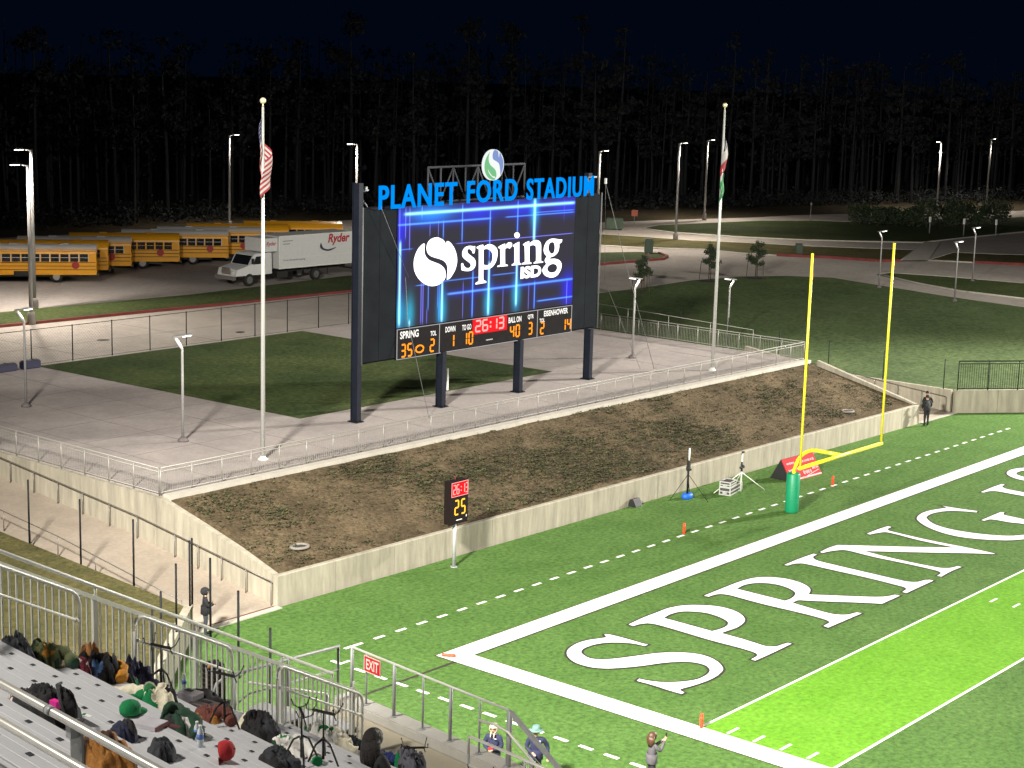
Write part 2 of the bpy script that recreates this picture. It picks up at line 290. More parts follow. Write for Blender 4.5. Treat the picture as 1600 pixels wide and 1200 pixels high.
SL=[[[(18.07,11.11),(18.13,11.06),(18.11,10.87),(18.13,10.64),(18.24,10.46),(18.47,10.29),(18.84,10.16),(19.19,10.04),(19.42,9.91),(19.58,9.75),(19.64,9.56),(19.63,9.38),(19.48,9.21),(19.18,9.06),(18.72,9.02),(18.31,9.11),(17.93,9.3),(17.63,9.56),(17.44,9.85),(17.38,10.16),(17.41,10.43),(17.53,10.7),(17.71,10.92),(17.93,11.07)]],[[(18.25,10.86),(18.3,11.09),(18.48,11.26),(18.74,11.34),(19.0,11.35),(19.27,11.27),(19.48,11.16),(19.58,11.01,1),(19.67,11.11),(19.81,11.11),(20.04,10.96),(20.28,10.68),(20.42,10.36),(20.45,10.07),(20.35,9.74),(20.16,9.49),(19.94,9.3),(19.73,9.25,1),(19.74,9.42),(19.77,9.68),(19.75,9.89),(19.63,10.08),(19.41,10.22),(19.1,10.32),(18.76,10.41),(18.5,10.51),(18.33,10.65)]],[[(21.76,10.76,1),(21.75,10.55),(21.7,10.41,1),(21.59,10.41,1),(21.51,10.55),(21.36,10.64),(21.23,10.64),(21.18,10.56),(21.24,10.44),(21.44,10.31),(21.7,10.16),(21.82,9.98),(21.8,9.78),(21.64,9.62),(21.37,9.56),(21.07,9.58),(20.79,9.64,1),(20.75,9.89),(20.78,9.98,1),(20.88,9.98,1),(20.98,9.82),(21.16,9.72),(21.34,9.71),(21.46,9.79),(21.43,9.91),(21.25,10.03),(21.0,10.17),(20.85,10.3),(20.81,10.45),(20.86,10.61),(21.03,10.75),(21.33,10.8),(21.63,10.76)]],[[(23.51,10.61,1),(23.74,10.69),(24.03,10.75,1),(24.05,10.63,1),(24.21,10.76),(24.42,10.79),(24.57,10.72),(24.54,10.58),(24.41,10.48),(24.25,10.52),(24.09,10.5),(24.04,10.41),(24.07,9.76),(24.12,9.7),(24.28,9.66,1),(24.28,9.6,1),(23.47,9.61,1),(23.47,9.66,1),(23.65,9.7),(23.7,9.76),(23.66,10.47),(23.59,10.53),(23.51,10.56,1)]],[[(24.64,10.63,1),(24.88,10.71),(25.14,10.77,1),(25.18,9.78),(25.23,9.69),(25.35,9.61,1),(25.33,9.6,1),(24.58,9.6,1),(24.59,9.65,1),(24.76,9.71),(24.79,9.79),(24.76,10.47),(24.72,10.54),(24.64,10.57,1)]],[[(25.16,11.1),(25.13,11.03),(25.05,10.99),(24.95,10.97),(24.84,11.0),(24.76,11.06),(24.73,11.13),(24.75,11.2),(24.83,11.25),(24.93,11.26),(25.04,11.24),(25.12,11.18)]],[[(25.44,10.63,1),(25.66,10.71),(25.93,10.76,1),(25.94,10.62,1),(26.15,10.73),(26.42,10.78),(26.7,10.73),(26.87,10.58),(26.91,10.37),(26.93,9.73),(26.99,9.66),(27.11,9.63,1),(27.11,9.58,1),(26.33,9.58,1),(26.33,9.63,1),(26.47,9.68),(26.52,9.76),(26.49,10.36),(26.43,10.48),(26.26,10.54),(26.07,10.52),(25.97,10.43),(26.0,9.76),(26.06,9.67),(26.17,9.64,1),(26.14,9.58,1),(25.38,9.6,1),(25.39,9.66,1),(25.57,9.7),(25.62,9.79),(25.57,10.49),(25.53,10.55),(25.45,10.58,1)]],[[(21.86,10.7,1),(22.09,10.77),(22.36,10.8,1),(22.39,10.68,1),(22.6,10.76),(22.85,10.79),(23.17,10.7),(23.41,10.52),(23.47,10.28),(23.4,9.97),(23.2,9.71),(22.9,9.57),(22.59,9.55),(22.41,9.58,1),(22.43,9.09),(22.48,9.02),(22.66,8.95,1),(22.66,8.88,1),(21.85,8.85,1),(21.83,8.92,1),(22.05,9.0),(22.08,9.08),(22.04,10.5),(22.0,10.59),(21.89,10.64,1)],[(22.39,10.55,1),(22.6,10.57),(22.81,10.52),(23.02,10.37),(23.08,10.16),(23.04,9.93),(22.89,9.79),(22.66,9.75),(22.42,9.8,1)]],[[(28.63,10.69,1),(28.61,10.56,1),(28.5,10.5),(28.4,10.47),(28.4,10.28),(28.29,10.03),(28.02,9.87),(27.74,9.82),(27.64,9.77),(27.72,9.73),(28.08,9.71),(28.43,9.61),(28.64,9.4),(28.6,9.12),(28.35,8.85),(27.96,8.74),(27.57,8.79),(27.22,8.94),(27.07,9.16),(27.15,9.33),(27.36,9.49),(27.26,9.61),(27.24,9.71),(27.32,9.81),(27.39,9.88),(27.23,10.0),(27.12,10.21),(27.18,10.46),(27.36,10.66),(27.69,10.77),(28.03,10.76),(28.37,10.7)],[(27.79,10.6),(27.59,10.54),(27.5,10.33),(27.59,10.11),(27.79,9.99),(27.96,10.04),(28.03,10.19),(28.02,10.4),(27.94,10.55)],[(27.87,9.46),(27.59,9.39),(27.46,9.24),(27.58,9.07),(27.84,9.0),(28.12,9.03),(28.28,9.18),(28.24,9.34),(28.1,9.42)]]]
SV=[(16.46,7.35,11.27,3,'c'),(16.41,11.38,12.84,1,'v'),(16.81,11.46,12.82,1,'v'),(17.09,10.91,12.81,1,'v'),(17.92,12.35,12.88,1,'b'),(18.49,11.47,12.0,0.5,'v'),(19.09,11.43,12.08,0.5,'v'),(19.44,11.31,12.06,1.2,'b'),(17.95,7.31,9.26,1,'v'),(18.08,7.28,9.25,1,'v'),(18.45,7.92,9.22,1,'b'),(18.36,7.27,7.93,0.7,'v'),(19.13,7.96,9.06,0.8,'b'),(19.23,7.3,9.05,0.8,'b'),(19.43,7.26,9.14,3,'c'),(20.8,11.06,12.81,1.4,'b'),(20.96,7.3,9.02,0.6,'v'),(21.66,7.27,9.52,1.8,'b'),(22.87,10.1,12.5,1.6,'b'),(22.87,7.27,9.88,3,'c'),(23.99,7.25,8.45,0.7,'v'),(24.99,11.21,12.8,1.6,'b'),(25.02,7.55,10.19,3,'c'),(26.02,7.23,8.51,0.8,'v'),(26.49,7.24,8.59,1.6,'b'),(26.33,10.79,12.85,4,'c'),(28.76,11.7,12.75,0.5,'v'),(29.18,7.25,8.44,1,'v'),(17.16,7.28,7.47,2.4,'c')]
SH=[(16.77,29.59,12.56,3,'c'),(16.33,22.88,12.07,1.8,'b'),(24.08,29.56,12.07,1,'b'),(26.37,29.55,12.19,0.8,'b'),(16.36,17.27,10.91,0.7,'b'),(20.42,29.49,10.96,0.6,'v'),(19.85,29.62,8.54,2.2,'b'),(26.76,29.67,7.6,1.4,'b'),(17.62,19.51,9.13,0.7,'b'),(19.51,22.14,9.2,0.8,'b'),(23.16,24.89,9.21,0.8,'b')]
B_hillfar=[(65.3,44.6),(70.6,44.4),(78.3,44.7),(84.2,43.5),(87.9,41.2),(90.0,38.0),(88.3,32.1),(86.4,25.4),(84.7,16.1)]
B_island=[(86.1,63.2),(88.5,62.7),(92.6,60.5),(93.2,58.6),(91.5,56.5),(89.3,55.4),(86.2,55.8),(80.3,56.5),(76.0,56.7)]
B_stripa=[(102.0,79.1),(103.3,74.1),(105.1,69.6),(106.4,63.9),(109.3,58.8),(111.6,53.3),(114.4,49.0),(117.7,44.4),(107.0,40.4),(105.1,41.8),(104.0,46.0),(101.4,50.6),(100.1,53.6),(99.9,58.0),(96.0,62.9),(94.2,67.1),(92.4,71.4)]
B_stripb=[(109.9,38.9),(118.9,40.7),(121.1,36.9),(125.1,32.6),(114.7,28.2),(114.2,31.1),(112.0,35.3)]
B_stripc=[(113.2,75.0),(118.1,76.3),(126.8,74.3),(133.8,72.6),(139.4,68.9),(142.0,65.2),(147.9,62.3),(157.0,58.4),(175.6,53.8),(156.5,45.8),(148.8,46.4),(134.5,47.5),(126.0,47.8),(121.2,52.7),(117.6,56.9),(114.6,62.2),(113.5,66.3),(112.3,70.5)]
B_stripd=[(95.2,36.3),(96.9,36.1),(98.5,31.4),(99.9,22.0),(89.5,17.6),(90.0,26.0),(91.8,30.4)]
B_walkx=[(107.1,40.3),(109.4,38.7),(127.8,46.5),(126.9,47.9)]
B_leftgrass=[(18.1,59.1),(20.7,58.9),(30.4,58.4),(37.6,57.8),(50.4,57.3),(56.7,56.8),(63.8,63.6),(56.7,64.1),(39.8,63.0),(24.1,63.9),(21.0,63.8)]
B_forestfloor=[(46.1,105.5),(51.8,105.8),(65.4,104.0),(80.6,102.1),(94.7,100.9),(109.1,94.5),(114.9,83.0),(124.3,80.7),(137.1,76.4),(146.3,74.7),(154.1,71.9),(170.6,64.9),(189.1,56.8)]
B_forestedge=[(49.9,111.5),(56.6,113.1),(70.4,110.6),(86.7,108.9),(100.6,106.9),(117.3,101.6),(129.4,94.1),(150.9,85.2),(167.9,79.6),(187.2,73.0),(209.4,65.1)]
B_shrubs=[(138.3,61.8),(138.8,59.7),(141.4,59.8),(141.4,57.9),(141.8,56.7),(141.0,54.5),(145.1,53.6),(146.7,53.4),(149.7,52.4),(153.5,51.7)]
# ------------------------------------------------------------------ ground, field
sheet('ground', [(-900,-900),(1500,-900),(1500,1500),(-900,1500)], -.35, TERR)
turf = sheet('turf_field', [(-12,-75),(75,-75),(75,-14),(55.3,4.86),(51.9,7.76),(-5.2,8.5),(-12,2.3)], 0, TURF)
sheet('lime_turf_panel', [(0,-13.70),(48.8,-13.70),(48.8,-9.2),(0,-9.2)], .004, TURFB, parent=turf, kind=None)
mk = MB()
def rect(x0, y0, x1, y1, z): mk.poly([(x0,y0,z),(x1,y0,z),(x1,y1,z),(x0,y1,z)])
rect(-.93,.0,49.7,.86,.008); rect(-.93,-75,0,0,.008); rect(48.77,-75,49.7,0,.008)
rect(0,-9.245,48.77,-9.145,.012)
for k in range(0, 8): rect(0,-13.772-4.572*k,48.77,-13.672-4.572*k,.012)
for k in range(45):
    if (k+1) % 5 == 0: continue
    y = -9.144-.9144*(k+1)
    rect(.10,y-.05,.71,y+.05,.012); rect(18.18,y-.05,18.79,y+.05,.012)
for i in range(49):                       # dashed restraining line round the field
    x = -2.25+1.08*i; yy = 3.52+.12*math.sin(i/48*math.pi)
    rect(x,yy-.07,x+.5,yy+.07,.008)
for i in range(22):
    y = 1.9-.93*i
    rect(-3.79,y-.5,-3.64,y,.008)
rect(-2.6,3.45,-2.2,3.6,.009); rect(-3.79,2.5,-3.64,3.0,.008)
rect(-3.79,2.5,-3.3,2.62,.0085)
mk.build('field_lines', LINE, turf)
mk = MB()
rect(.0,-.075,48.77,.0,.010); rect(-5.2,-.06,-.93,.06,.006)
rect(-.98,-75,-.93,.86,.006); rect(-.98,.86,49.7,.90,.006)
mk.build('dark_line_edges', LINEDK, turf)
ltr = dict(FL); order = ['S','P','R','I','N','G']
items = [FL[k] for k in order]
dx, dy = 34.40-16.83, -2.08+1.85
items.append([[(p[0]+dx, p[1]+dy)+tuple(p[2:]) for p in c] for c in FL['I']])
dx, dy = 38.31-1.78, .72
items.append([[(p[0]+dx, p[1]+dy)+tuple(p[2:]) for p in c] for c in FL['S']])
for nm, off, z, mt in (('letter_outline', .085, .014, LINEDK), ('letter', .0, .019, LETTER)):
    for it in items:
        mesh_obj(nm, shape(it, offset=off), mt, turf, loc=(0,0,z))

# ------------------------------------------------------------------ end-zone bank, walls, plaza
ZP = 2.85; XL, XR, YW, YP = -.9, 47.3, 8.55, 15.1
def wall_y(x): return 8.58-.0165*(x+.9)
def bank_z(x, y):
    t = min(1, max(0, (y-8.7)/(YP-8.7)))
    base = 1.02+(2.78-1.02)*(t*.86+.14*t*t*(3-2*t))
    return base+.05*noise.noise((x*.5, y*.6, 0))+.035*noise.noise((x*1.7, y*1.9, 3))
bank = sheet('planted_bank', [(XL+.15,8.75),(XR-.1,7.95),(46.6,14.9),(XL+.15,15.25)], 0, DIRT, zf=bank_z, grid=.42)
# low vines in patches on the bank
rnd = random.Random(3); v = MB()
n = 0
while n < 9000:
    x = rnd.uniform(-.5,46.6); y = rnd.uniform(8.9,14.8)
    d = noise.noise((x*.22+4, y*.4, 1.5))+.55*noise.noise((x*.7, y*.9, 7))
    dens = .10+max(0, d)*1.1+(.25 if 9 < x < 31 and y < 12.5 else 0)
    if x < 8 and y < 11.5: dens *= .35
    if rnd.random() > dens: continue
    z = bank_z(x, y); s = rnd.uniform(.035,.10); a = rnd.uniform(0,6.3)
    for q in range(rnd.randint(2,4)):
        a2 = a+q*1.9; cx, cy = x+math.cos(a2)*s, y+math.sin(a2)*s; tz = rnd.uniform(.3,.9)
        v.mi = rnd.choice((0,0,0,1,1,2))
        u1 = Vector((math.cos(a2), math.sin(a2), tz*.6))*s*.8; u2 = Vector((-math.sin(a2), math.cos(a2), rnd.uniform(-.3,.3)))*s*.55
        c = Vector((cx, cy, z+.03+rnd.random()*.05))
        v.poly([c-u1, c-u2*1.0, c+u1, c+u2*1.0])
    n += 1
VINE = [M('vine_leaf', (.050,.052,.020), .8, var=.3), M('vine_leaf_pale', (.092,.092,.034), .8, var=.3), M('vine_leaf_dead', (.045,.032,.020), .9, var=.3)]
tag(v.build('vine_ground_cover', VINE), kind='stuff')
# front retaining wall: panels with open joints
fw = empty('retaining_wall', (0,0,0)); tag(fw, 'long low concrete wall holding the planted bank behind the end zone', 'retaining wall')
xs = [XL-.15]; step = [2.9,3.1,5.7,5.9,5.6,5.9,5.6,5.9,5.7,3.0]
for s_ in step: xs.append(xs[-1]+s_)
xs = [x for x in xs if x < XR]+[XR]
for a, b in zip(xs, xs[1:]):
    m = MB(); p0, p1 = (a+.012, wall_y(a)), (b-.012, wall_y(b))
    th = .24; h = 1.13
    m.prism([(0,0,-.3),(0,0,h-.03),(0,.03,h),(0,th-.03,h),(0,th,h-.03),(0,th,-.3)], (p0[0],p0[1],0), (p1[0],p1[1],0))
    m.build('wall_panel', WALLC, fw)
def slope_wall(name, x, th, prof, label, joints):
    """wall along Y with a sloping top; prof = [(y, ztop)]"""
    r = empty(name); tag(r, label, 'retaining wall')
    ys = sorted(set([p[0] for p in prof]+joints))
    def top(y):
        for (a, za), (b, zb) in zip(prof, prof[1:]):
            if a <= y <= b: return za+(zb-za)*(y-a)/(b-a)
        return prof[-1][1]
    seg = []
    cur = [ys[0]]
    for y in ys[1:]:
        cur.append(y)
        if y in joints or y == ys[-1]: seg.append(cur); cur = [y]
    for sgm in seg:
        m = MB()
        yy = sgm[:]; yy[0] += .01; yy[-1] -= .01
        A = [(x, y, -.3) for y in yy]+[(x, y, top(y)) for y in yy[::-1]]
        va = [m.bm.verts.new(p) for p in A]; vb = [m.bm.verts.new((p[0]+th, p[1], p[2])) for p in A]
        m.bm.faces.new(va); m.bm.faces.new(vb[::-1]); k = len(A)
        for i in range(k): m.bm.faces.new((va[i], vb[i], vb[(i+1) % k], va[(i+1) % k]))
        m.build('wall_panel', WALLC, r)
    return r
slope_wall('retaining_wall', XL-.14, .26, [(8.83,1.13),(10.8,1.72),(12.8,2.22),(15.3,2.80),(45,2.80)], 'concrete side wall climbing beside the hooded person up to the plaza edge', [8.83,11.9,15.5,20.3,25.2,30,35,40])
slope_wall('retaining_wall', XR-.02, .24, [(8.03,1.10),(14.6,2.80)], 'sloping concrete wall on the bank end nearest the two men', [8.03,11.3])
# plaza deck, its kerb and the sloped walk beside it
deck = MB(); deck.box((22.9,28.9,1.2),(47.4,27.0,3.3)); dk = deck.build('plaza', PAVE); dk['kind'] = 'structure'
k = MB(); k.prism([(0,-.42,0),(0,-.42,.2),(0,-.02,.2),(0,-.02,0)], (XL+.14,15.42,2.70), (46.6,15.02,2.70))
k.build('plaza_kerb', CURB)['kind'] = 'structure'
g = sheet('plaza_lawn', [(13.0,22.5),(32.0,22.5),(31.5,42.25),(12.1,42.25)], ZP+.012, GRASS, grid=1.2, zf=lambda x, y: ZP+.012+.0*x)
m = MB()
rj = random.Random(5)
for y in (18.3,21.6,25,28.4,31.8,35.2,38.6):
    m.box((6.1,y,ZP+.004),(14,.016,.006)); 
for x in (2.5,6.0,9.5): m.box((x,28.9,ZP+.0035),(.016,26.6,.006))
for x in (16,20.5,25,29.5,34,38.5,43): m.box((x,18.9,ZP+.004),(.016,7.0,.006))
for y in (25,29,33,37): m.box((39.3,y,ZP+.004),(14.2,.016,.006))
m.build('paving_joints', M('joint_dark', (.12,.105,.095), .9), dk)
m = MB()
def ramp_z(y): return max(0, min(2.75, .125*(y-8.7))) if y < 16.5 else min(2.75, .975+.085*(y-16.5))
ys = [8.5,8.7]+[9+i for i in range(34)]
for a, b in zip(ys, ys[1:]):
    m.poly([(-5.0,a,ramp_z(a)+.012),(XL-.14,a,ramp_z(a)+.012),(XL-.14,b,ramp_z(b)+.012),(-5.0,b,ramp_z(b)+.012)])
    m.poly([(-5.0,a,-.3),(-5.0,a,ramp_z(a)+.012),(-5.0,b,ramp_z(b)+.012),(-5.0,b,-.3)])
WALK = two_scale('walk_concrete', (.31,.26,.21), (.38,.32,.26), .4, 6, rough=.75, amt=.10)
rp = m.build('ramp_path', WALK); rp['kind'] = 'structure'
m = MB(); m.box((-2.9,8.62,.018),(3.4,.07,.012)); m.build('drain_slot', M('rust_grate', (.11,.05,.03), .8), rp)
m = MB(); m.prism([(0,-.30,-.2),(0,-.30,.03),(0,.0,.03),(0,.0,-.2)], (-5.2,8.5,0), (XL-.2,8.55,0)); m.build('path_kerb', CURB)['kind'] = 'structure'
m = MB()
for a, b in ((8.0,13),(13,18),(18,22.2)):
    za, zb = .09*(a-8), .09*(b-8)
    m.poly([(XR+.22,a,za+.012),(51.75,a,za+.012),(51.75,b,zb+.012),(XR+.22,b,zb+.012)])
m.build('ramp_path', WALK)['kind'] = 'structure'
m = MB(); m.prism([(0,-.3,-.2),(0,-.3,.03),(0,0,.03),(0,0,-.2)], (XR,8.02,0), (51.9,7.92,0)); m.build('path_kerb', CURB)['kind'] = 'structure'
# right-hand walls
r = empty('retaining_wall'); tag(r, 'pale concrete wall below the black picket fence', 'retaining wall')
pts = [(51.78,7.8),(53.9,6.05),(57.6,2.9),(62.0,-.9),(68,-6.1),(76,-13.2)]
for a, b in zip(pts, pts[1:]):
    m = MB(); d = Vector((b[0]-a[0], b[1]-a[1], 0)).normalized(); nn = Vector((-d.y, d.x, 0))*.25
    A, B = Vector((*a,0))+d*.012, Vector((*b,0))-d*.012
    m.prism([(0,0,-.3),(0,0,1.36),tuple(nn+Vector((0,0,1.36))),tuple(nn+Vector((0,0,-.3)))], A, B); m.build('wall_panel', WALLC, r)
slope_wall('retaining_wall', 51.78, .25, [(8.05,1.36),(16,1.36),(22.5,2.2)], 'concrete wall on the outer side of the sloped walk behind the two men', [8.05,12.2,17])
# the wall and lawn between the seating and the field
r = empty('retaining_wall'); tag(r, 'low concrete wall between the lawn and the field, beyond the stand railing', 'retaining wall')
pts = [(-5.25,8.2),(-7.4,6.3),(-9.6,4.3),(-11.9,2.2),(-12.1,-7),(-12.2,-15),(-12.3,-40)]
for a, b in zip(pts, pts[1:]):
    m = MB(); d = Vector((b[0]-a[0], b[1]-a[1], 0)).normalized(); nn = Vector((d.y, -d.x, 0))*.28
    A, B = Vector((*a,0))+d*.01, Vector((*b,0))-d*.01
    m.prism([(0,0,-.3),(0,0,1.12),tuple(nn+Vector((0,0,1.12))),tuple(nn+Vector((0,0,-.3)))], A, B); m.build('wall_panel', WALLC, r)
def lz(x, y): return .95+max(0, .045*(y-10))+.06*noise.noise((x*.4, y*.4, 9))-(.12 if x < -20 else 0)
sheet('side_lawn', [(-5.3,8.45),(-5.15,43),(-60,43),(-60,-60),(-12.5,-60),(-12.25,2.0),(-9.8,4.5),(-7.6,6.5)], 0, GRASSB, zf=lz, grid=1.6)
# hill on the right
def hz(x, y):
    t = min(1, max(0, (x-52.5)/26+max(0, y-8)/60)); t = t*t*(3-2*t)
    return 1.22+(2.19-1.22)*t+.04*noise.noise((x*.15, y*.15, 2))
hb = [(51.9,44.6),(51.98,8.0),(54.05,6.25),(57.75,3.1),(62.2,-.7),(68.2,-5.9),(78,-14.6),(86,-6)]+[tuple(p) for p in B_hillfar[::-1]]
HILLG = two_scale('hill_lawn', (.060,.090,.036), (.092,.128,.052), .13, 3, bump=.6, bs=6, amt=.4)
sheet('grass_hill', hb, 0, HILLG, zf=hz, grid=1.5)

# ------------------------------------------------------------------ land behind
Z2 = 2.2
sheet('terrain', [(-500,42.6),(51.9,42.6),(51.9,44.6)]+[tuple(p) for p in B_hillfar]+[(86,-6),(95,-60),(900,-60),(900,900),(-500,900)], Z2-.01, TERR)
sheet('back_road', [(-200,42.7),(51.8,42.7),(51.9,44.7)]+[tuple(p) for p in B_hillfar]+[(88,-5),(100,-60),(210,-60),(200,50)]+[tuple(p) for p in B_forestfloor[::-1]]+[(20,106),(-200,106)], Z2, ROAD)
for nm, pl in (('island_lawn', B_island),('verge_lawn', B_stripa),('verge_lawn', B_stripb),('island_lawn', B_stripc),('island_lawn', B_stripd)):
    sheet(nm, pl, Z2+.10, GRASS if nm != 'verge_lawn' else GRASSB)
    m = MB(); m.tube([(x, y, Z2+.06) for x, y in pl], .09, 5, closed=True); m.build('road_kerb', CURB)['kind'] = 'structure'
lg = [(-150,60.5)]+[tuple(p) for p in B_leftgrass[1:6]]+[(66,56.2),(70,59),(66,63.8),(56.7,64.1),(39.8,63.0),(24.1,63.9),(-150,69)]
sheet('verge_lawn', lg, Z2+.10, GRASS)
# parking lot surface
sheet('parking_lot', [(-150,69),(24.1,63.9),(39.8,63.0),(56.7,64.1),(66,63.8),(72,70),(78,100),(20,105),(-150,106)], Z2+.02, two_scale('lot_concrete', (.31,.28,.26), (.39,.35,.325), .1, 3, amt=.12))
m = MB()
def kerb(pl): m.prism([(0,-.10,0),(0,-.10,.15),(0,.10,.15),(0,.10,0)], *pl)
rk = MB(); pl = [(-150,60.4)]+[tuple(p) for p in B_leftgrass[1:6]]+[(66,56.2)]
for a, b in zip(pl, pl[1:]): rk.prism([(0,-.14,0),(0,-.14,.19),(0,.14,.19),(0,.14,0)], (a[0],a[1]-.12,Z2-.02), (b[0],b[1]-.12,Z2-.02))
i0 = [tuple(p) for p in B_island]
for a, b in zip(i0[3:7], i0[4:8]):
    d = Vector((b[0]-a[0], b[1]-a[1], 0)).normalized(); nn = Vector((-d.y, d.x, 0))*.14
    rk.prism([tuple(-nn),tuple(-nn+Vector((0,0,.22))),tuple(nn+Vector((0,0,.22))),tuple(nn)], (a[0],a[1],Z2-.01), (b[0],b[1],Z2-.01))
for src, lo, hi in ((B_stripa, 8, 11),(B_stripb, 4, 6)):
    for a, b in zip(src[lo:hi], src[lo+1:hi+1]):
        d = Vector((b[0]-a[0], b[1]-a[1], 0)).normalized(); nn = Vector((-d.y, d.x, 0))*.2
        rk.prism([tuple(-nn),tuple(-nn+Vector((0,0,.25))),tuple(nn+Vector((0,0,.25))),tuple(nn)], (a[0],a[1],Z2-.01), (b[0],b[1],Z2-.01))
a, b = B_stripb[6], B_stripb[0]
rk.build('red_kerb', REDC)['kind'] = 'structure'
sheet('crossing_path', [tuple(p) for p in B_walkx], Z2+.13, CURB)
m = MB()
for i in range(9):
    x = -20+i*9.5
    m.box((x, 51.0, Z2+.004),(.02,11.5,.006), rz=.05)
m.box((20,50.5,Z2+.005),(120,.02,.006)); 
jo = m.build('road_joints', M('joint_dark', (.12,.105,.095), .9)); jo['kind'] = 'structure'
m = MB(); m.lathe((22.5,50.5,Z2),[(.38,0),(.38,.012)],14); m.lathe((31,47.5,Z2),[(.3,0),(.3,.012)],14)
m.build('manhole_cover', M('iron_cover', (.05,.045,.04), .7))['kind'] = 'structure'
# ------------------------------------------------------------------ scoreboard
SBY = 19.4
sb = empty('scoreboard', (22.9,SBY,ZP)); tag(sb, 'huge electronic scoreboard with a blue lit sign on four dark columns', 'scoreboard')
def at(o):      # parts were laid out in world space: hang them under the empty without moving them
    o.parent = sb; o.matrix_parent_inverse = sb.matrix_basis.inverted() if sb.matrix_basis != Matrix() else Matrix.Translation((-22.9,-SBY,-ZP)); return o
PI_ = Matrix.Translation((-22.9,-SBY,-ZP))
def sbp(mb, name, mat): o = mb.build(name, mat, sb); o.matrix_parent_inverse = PI_; return o
SBS = 1.0099                                # laid out on y = 19.4, then scaled up about the camera position
def inv(x, y, z): return ((x-.4118)/SBS, (y-.3578)/SBS, (z+.1928)/SBS)
for i, (x, y) in enumerate(((14.39,20.2),(20.07,20.0),(25.95,19.95),(31.72,19.83))):
    m = MB(); top = 14.05 if i == 0 else 5.62
    x, y, z0 = inv(x, y, ZP); z1 = inv(0,0,top)[2]; zc, h_ = (z0+z1)/2, z1-z0
    for dy in (-.20,.20): m.box((x,y+dy,zc),(.27,.035,h_))
    m.box((x,y,zc),(.16,.365,h_)); m.box((x,y,z0+.025),(.5,.62,.04)); m.box((x-.10,y-.25,z0+.07),(.05,.05,.06)); m.box((x+.10,y-.25,z0+.07),(.05,.05,.06))
    sbp(m, 'column', NAVYM)
m = MB(); m.box((31.75,20.25,13.3),(.30,.30,1.4)); sbp(m, 'upper_post', NAVYM)
m = MB()
m.box((22.95,19.83,9.32),(18.0,.42,7.24)); m.box((22.95,19.60,9.32),(17.86,.1,7.1))
sbp(m, 'cabinet', M('cabinet_black', (.010,.011,.014), .8, var=.25, scale=.8, spec=.1))
WING = M('speaker_grille', (.010,.012,.015), .9, var=.3, scale=.7, spec=.05)
for x0, x1 in ((14.02,16.25),(29.72,31.9)):
    m = MB()
    for i in range(2):
        a = x0+(x1-x0)*i/2; b = x0+(x1-x0)*(i+1)/2
        m.box(((a+b)/2,19.52,9.32),(b-a-.03,.08,7.05))
    sbp(m, 'side_panel', WING)
m = MB(); m.tube([(13.98,19.45,5.7),(13.98,19.45,13.0)],.045,6); m.tube([(31.95,19.45,5.7),(31.95,19.45,13.0)],.04,6)
sbp(m, 'edge_trim', M('trim_grey', (.10,.10,.105), .6))
m = MB()
m.tube([(13.9,19.9,13.72),(14.75,19.9,13.72)],.05,6); m.tube([(13.9,19.9,12.95),(13.9,19.9,13.72)],.05,6); m.tube([(14.0,19.9,13.7),(14.7,19.9,12.95)],.045,6)
m.box((14.5,19.8,13.82),(.12,.1,.16))
m.tube([(31.3,19.9,12.95),(31.3,19.9,13.8),(32.0,19.9,13.8)],.05,6); m.box((33.5,20.4,13.5),(.1,.1,.3))
sbp(m, 'bracket', GALV)
# truss behind the letters
m = MB(); y = 20.3
for z in (12.95,14.62): m.tube([(19.2,y,z),(26.45,y,z)],.06,6)
xs = [19.2+i*(7.25/8) for i in range(9)]
for i, x in enumerate(xs):
    m.tube([(x,y,12.95),(x,y,14.62)],.045,5)
    if i < 8: m.tube([(x,y,14.6 if i % 2 == 0 else 12.97),(xs[i+1],y,12.97 if i % 2 == 0 else 14.6)],.04,5)
sbp(m, 'truss', M('truss_grey', (.040,.042,.046), .7, 0, spec=.1))
m = MB(); m.tube([(16.9,19.3,9.6),(14.9,19.2,13.0)],.012,4); m.tube([(17.05,17.95,ZP+.12),(16.9,19.3,7.5),(16.75,19.35,9.6)],.018,4)
m.tube([(33.5,20.4,13.4),(34.3,19.6,9.5),(36.3,18.6,ZP+.1)],.018,4); m.tube([(33.5,20.4,13.4),(34.0,20.6,8),(35.8,19.2,ZP+.1)],.012,4)
sbp(m, 'guy_wire', M('wire_grey', (.12,.12,.12), .6))
sb.location = (23.538,19.950,2.685); sb.scale = (SBS,)*3  # this shift and scale enlarge the board about the camera position
# sign letters
SIGN = EM('sign_blue', (0,.30,1.0), 1.0, (.0,.02,.06))
for word, x0, wd, z0, hh in (('PLANET',14.93,5.35,12.86,1.10),('FORD',21.02,3.78,12.88,1.10),('STADIUM',25.55,5.55,12.86,1.08)):
    o = mesh_obj('sign_word', text(word, wd, hh, extrude=.05, offset=.018, space=1.14), [SIGN], sb, mw=None)
    o.matrix_parent_inverse = PI_; o.matrix_basis = facing(x0,19.40,z0)
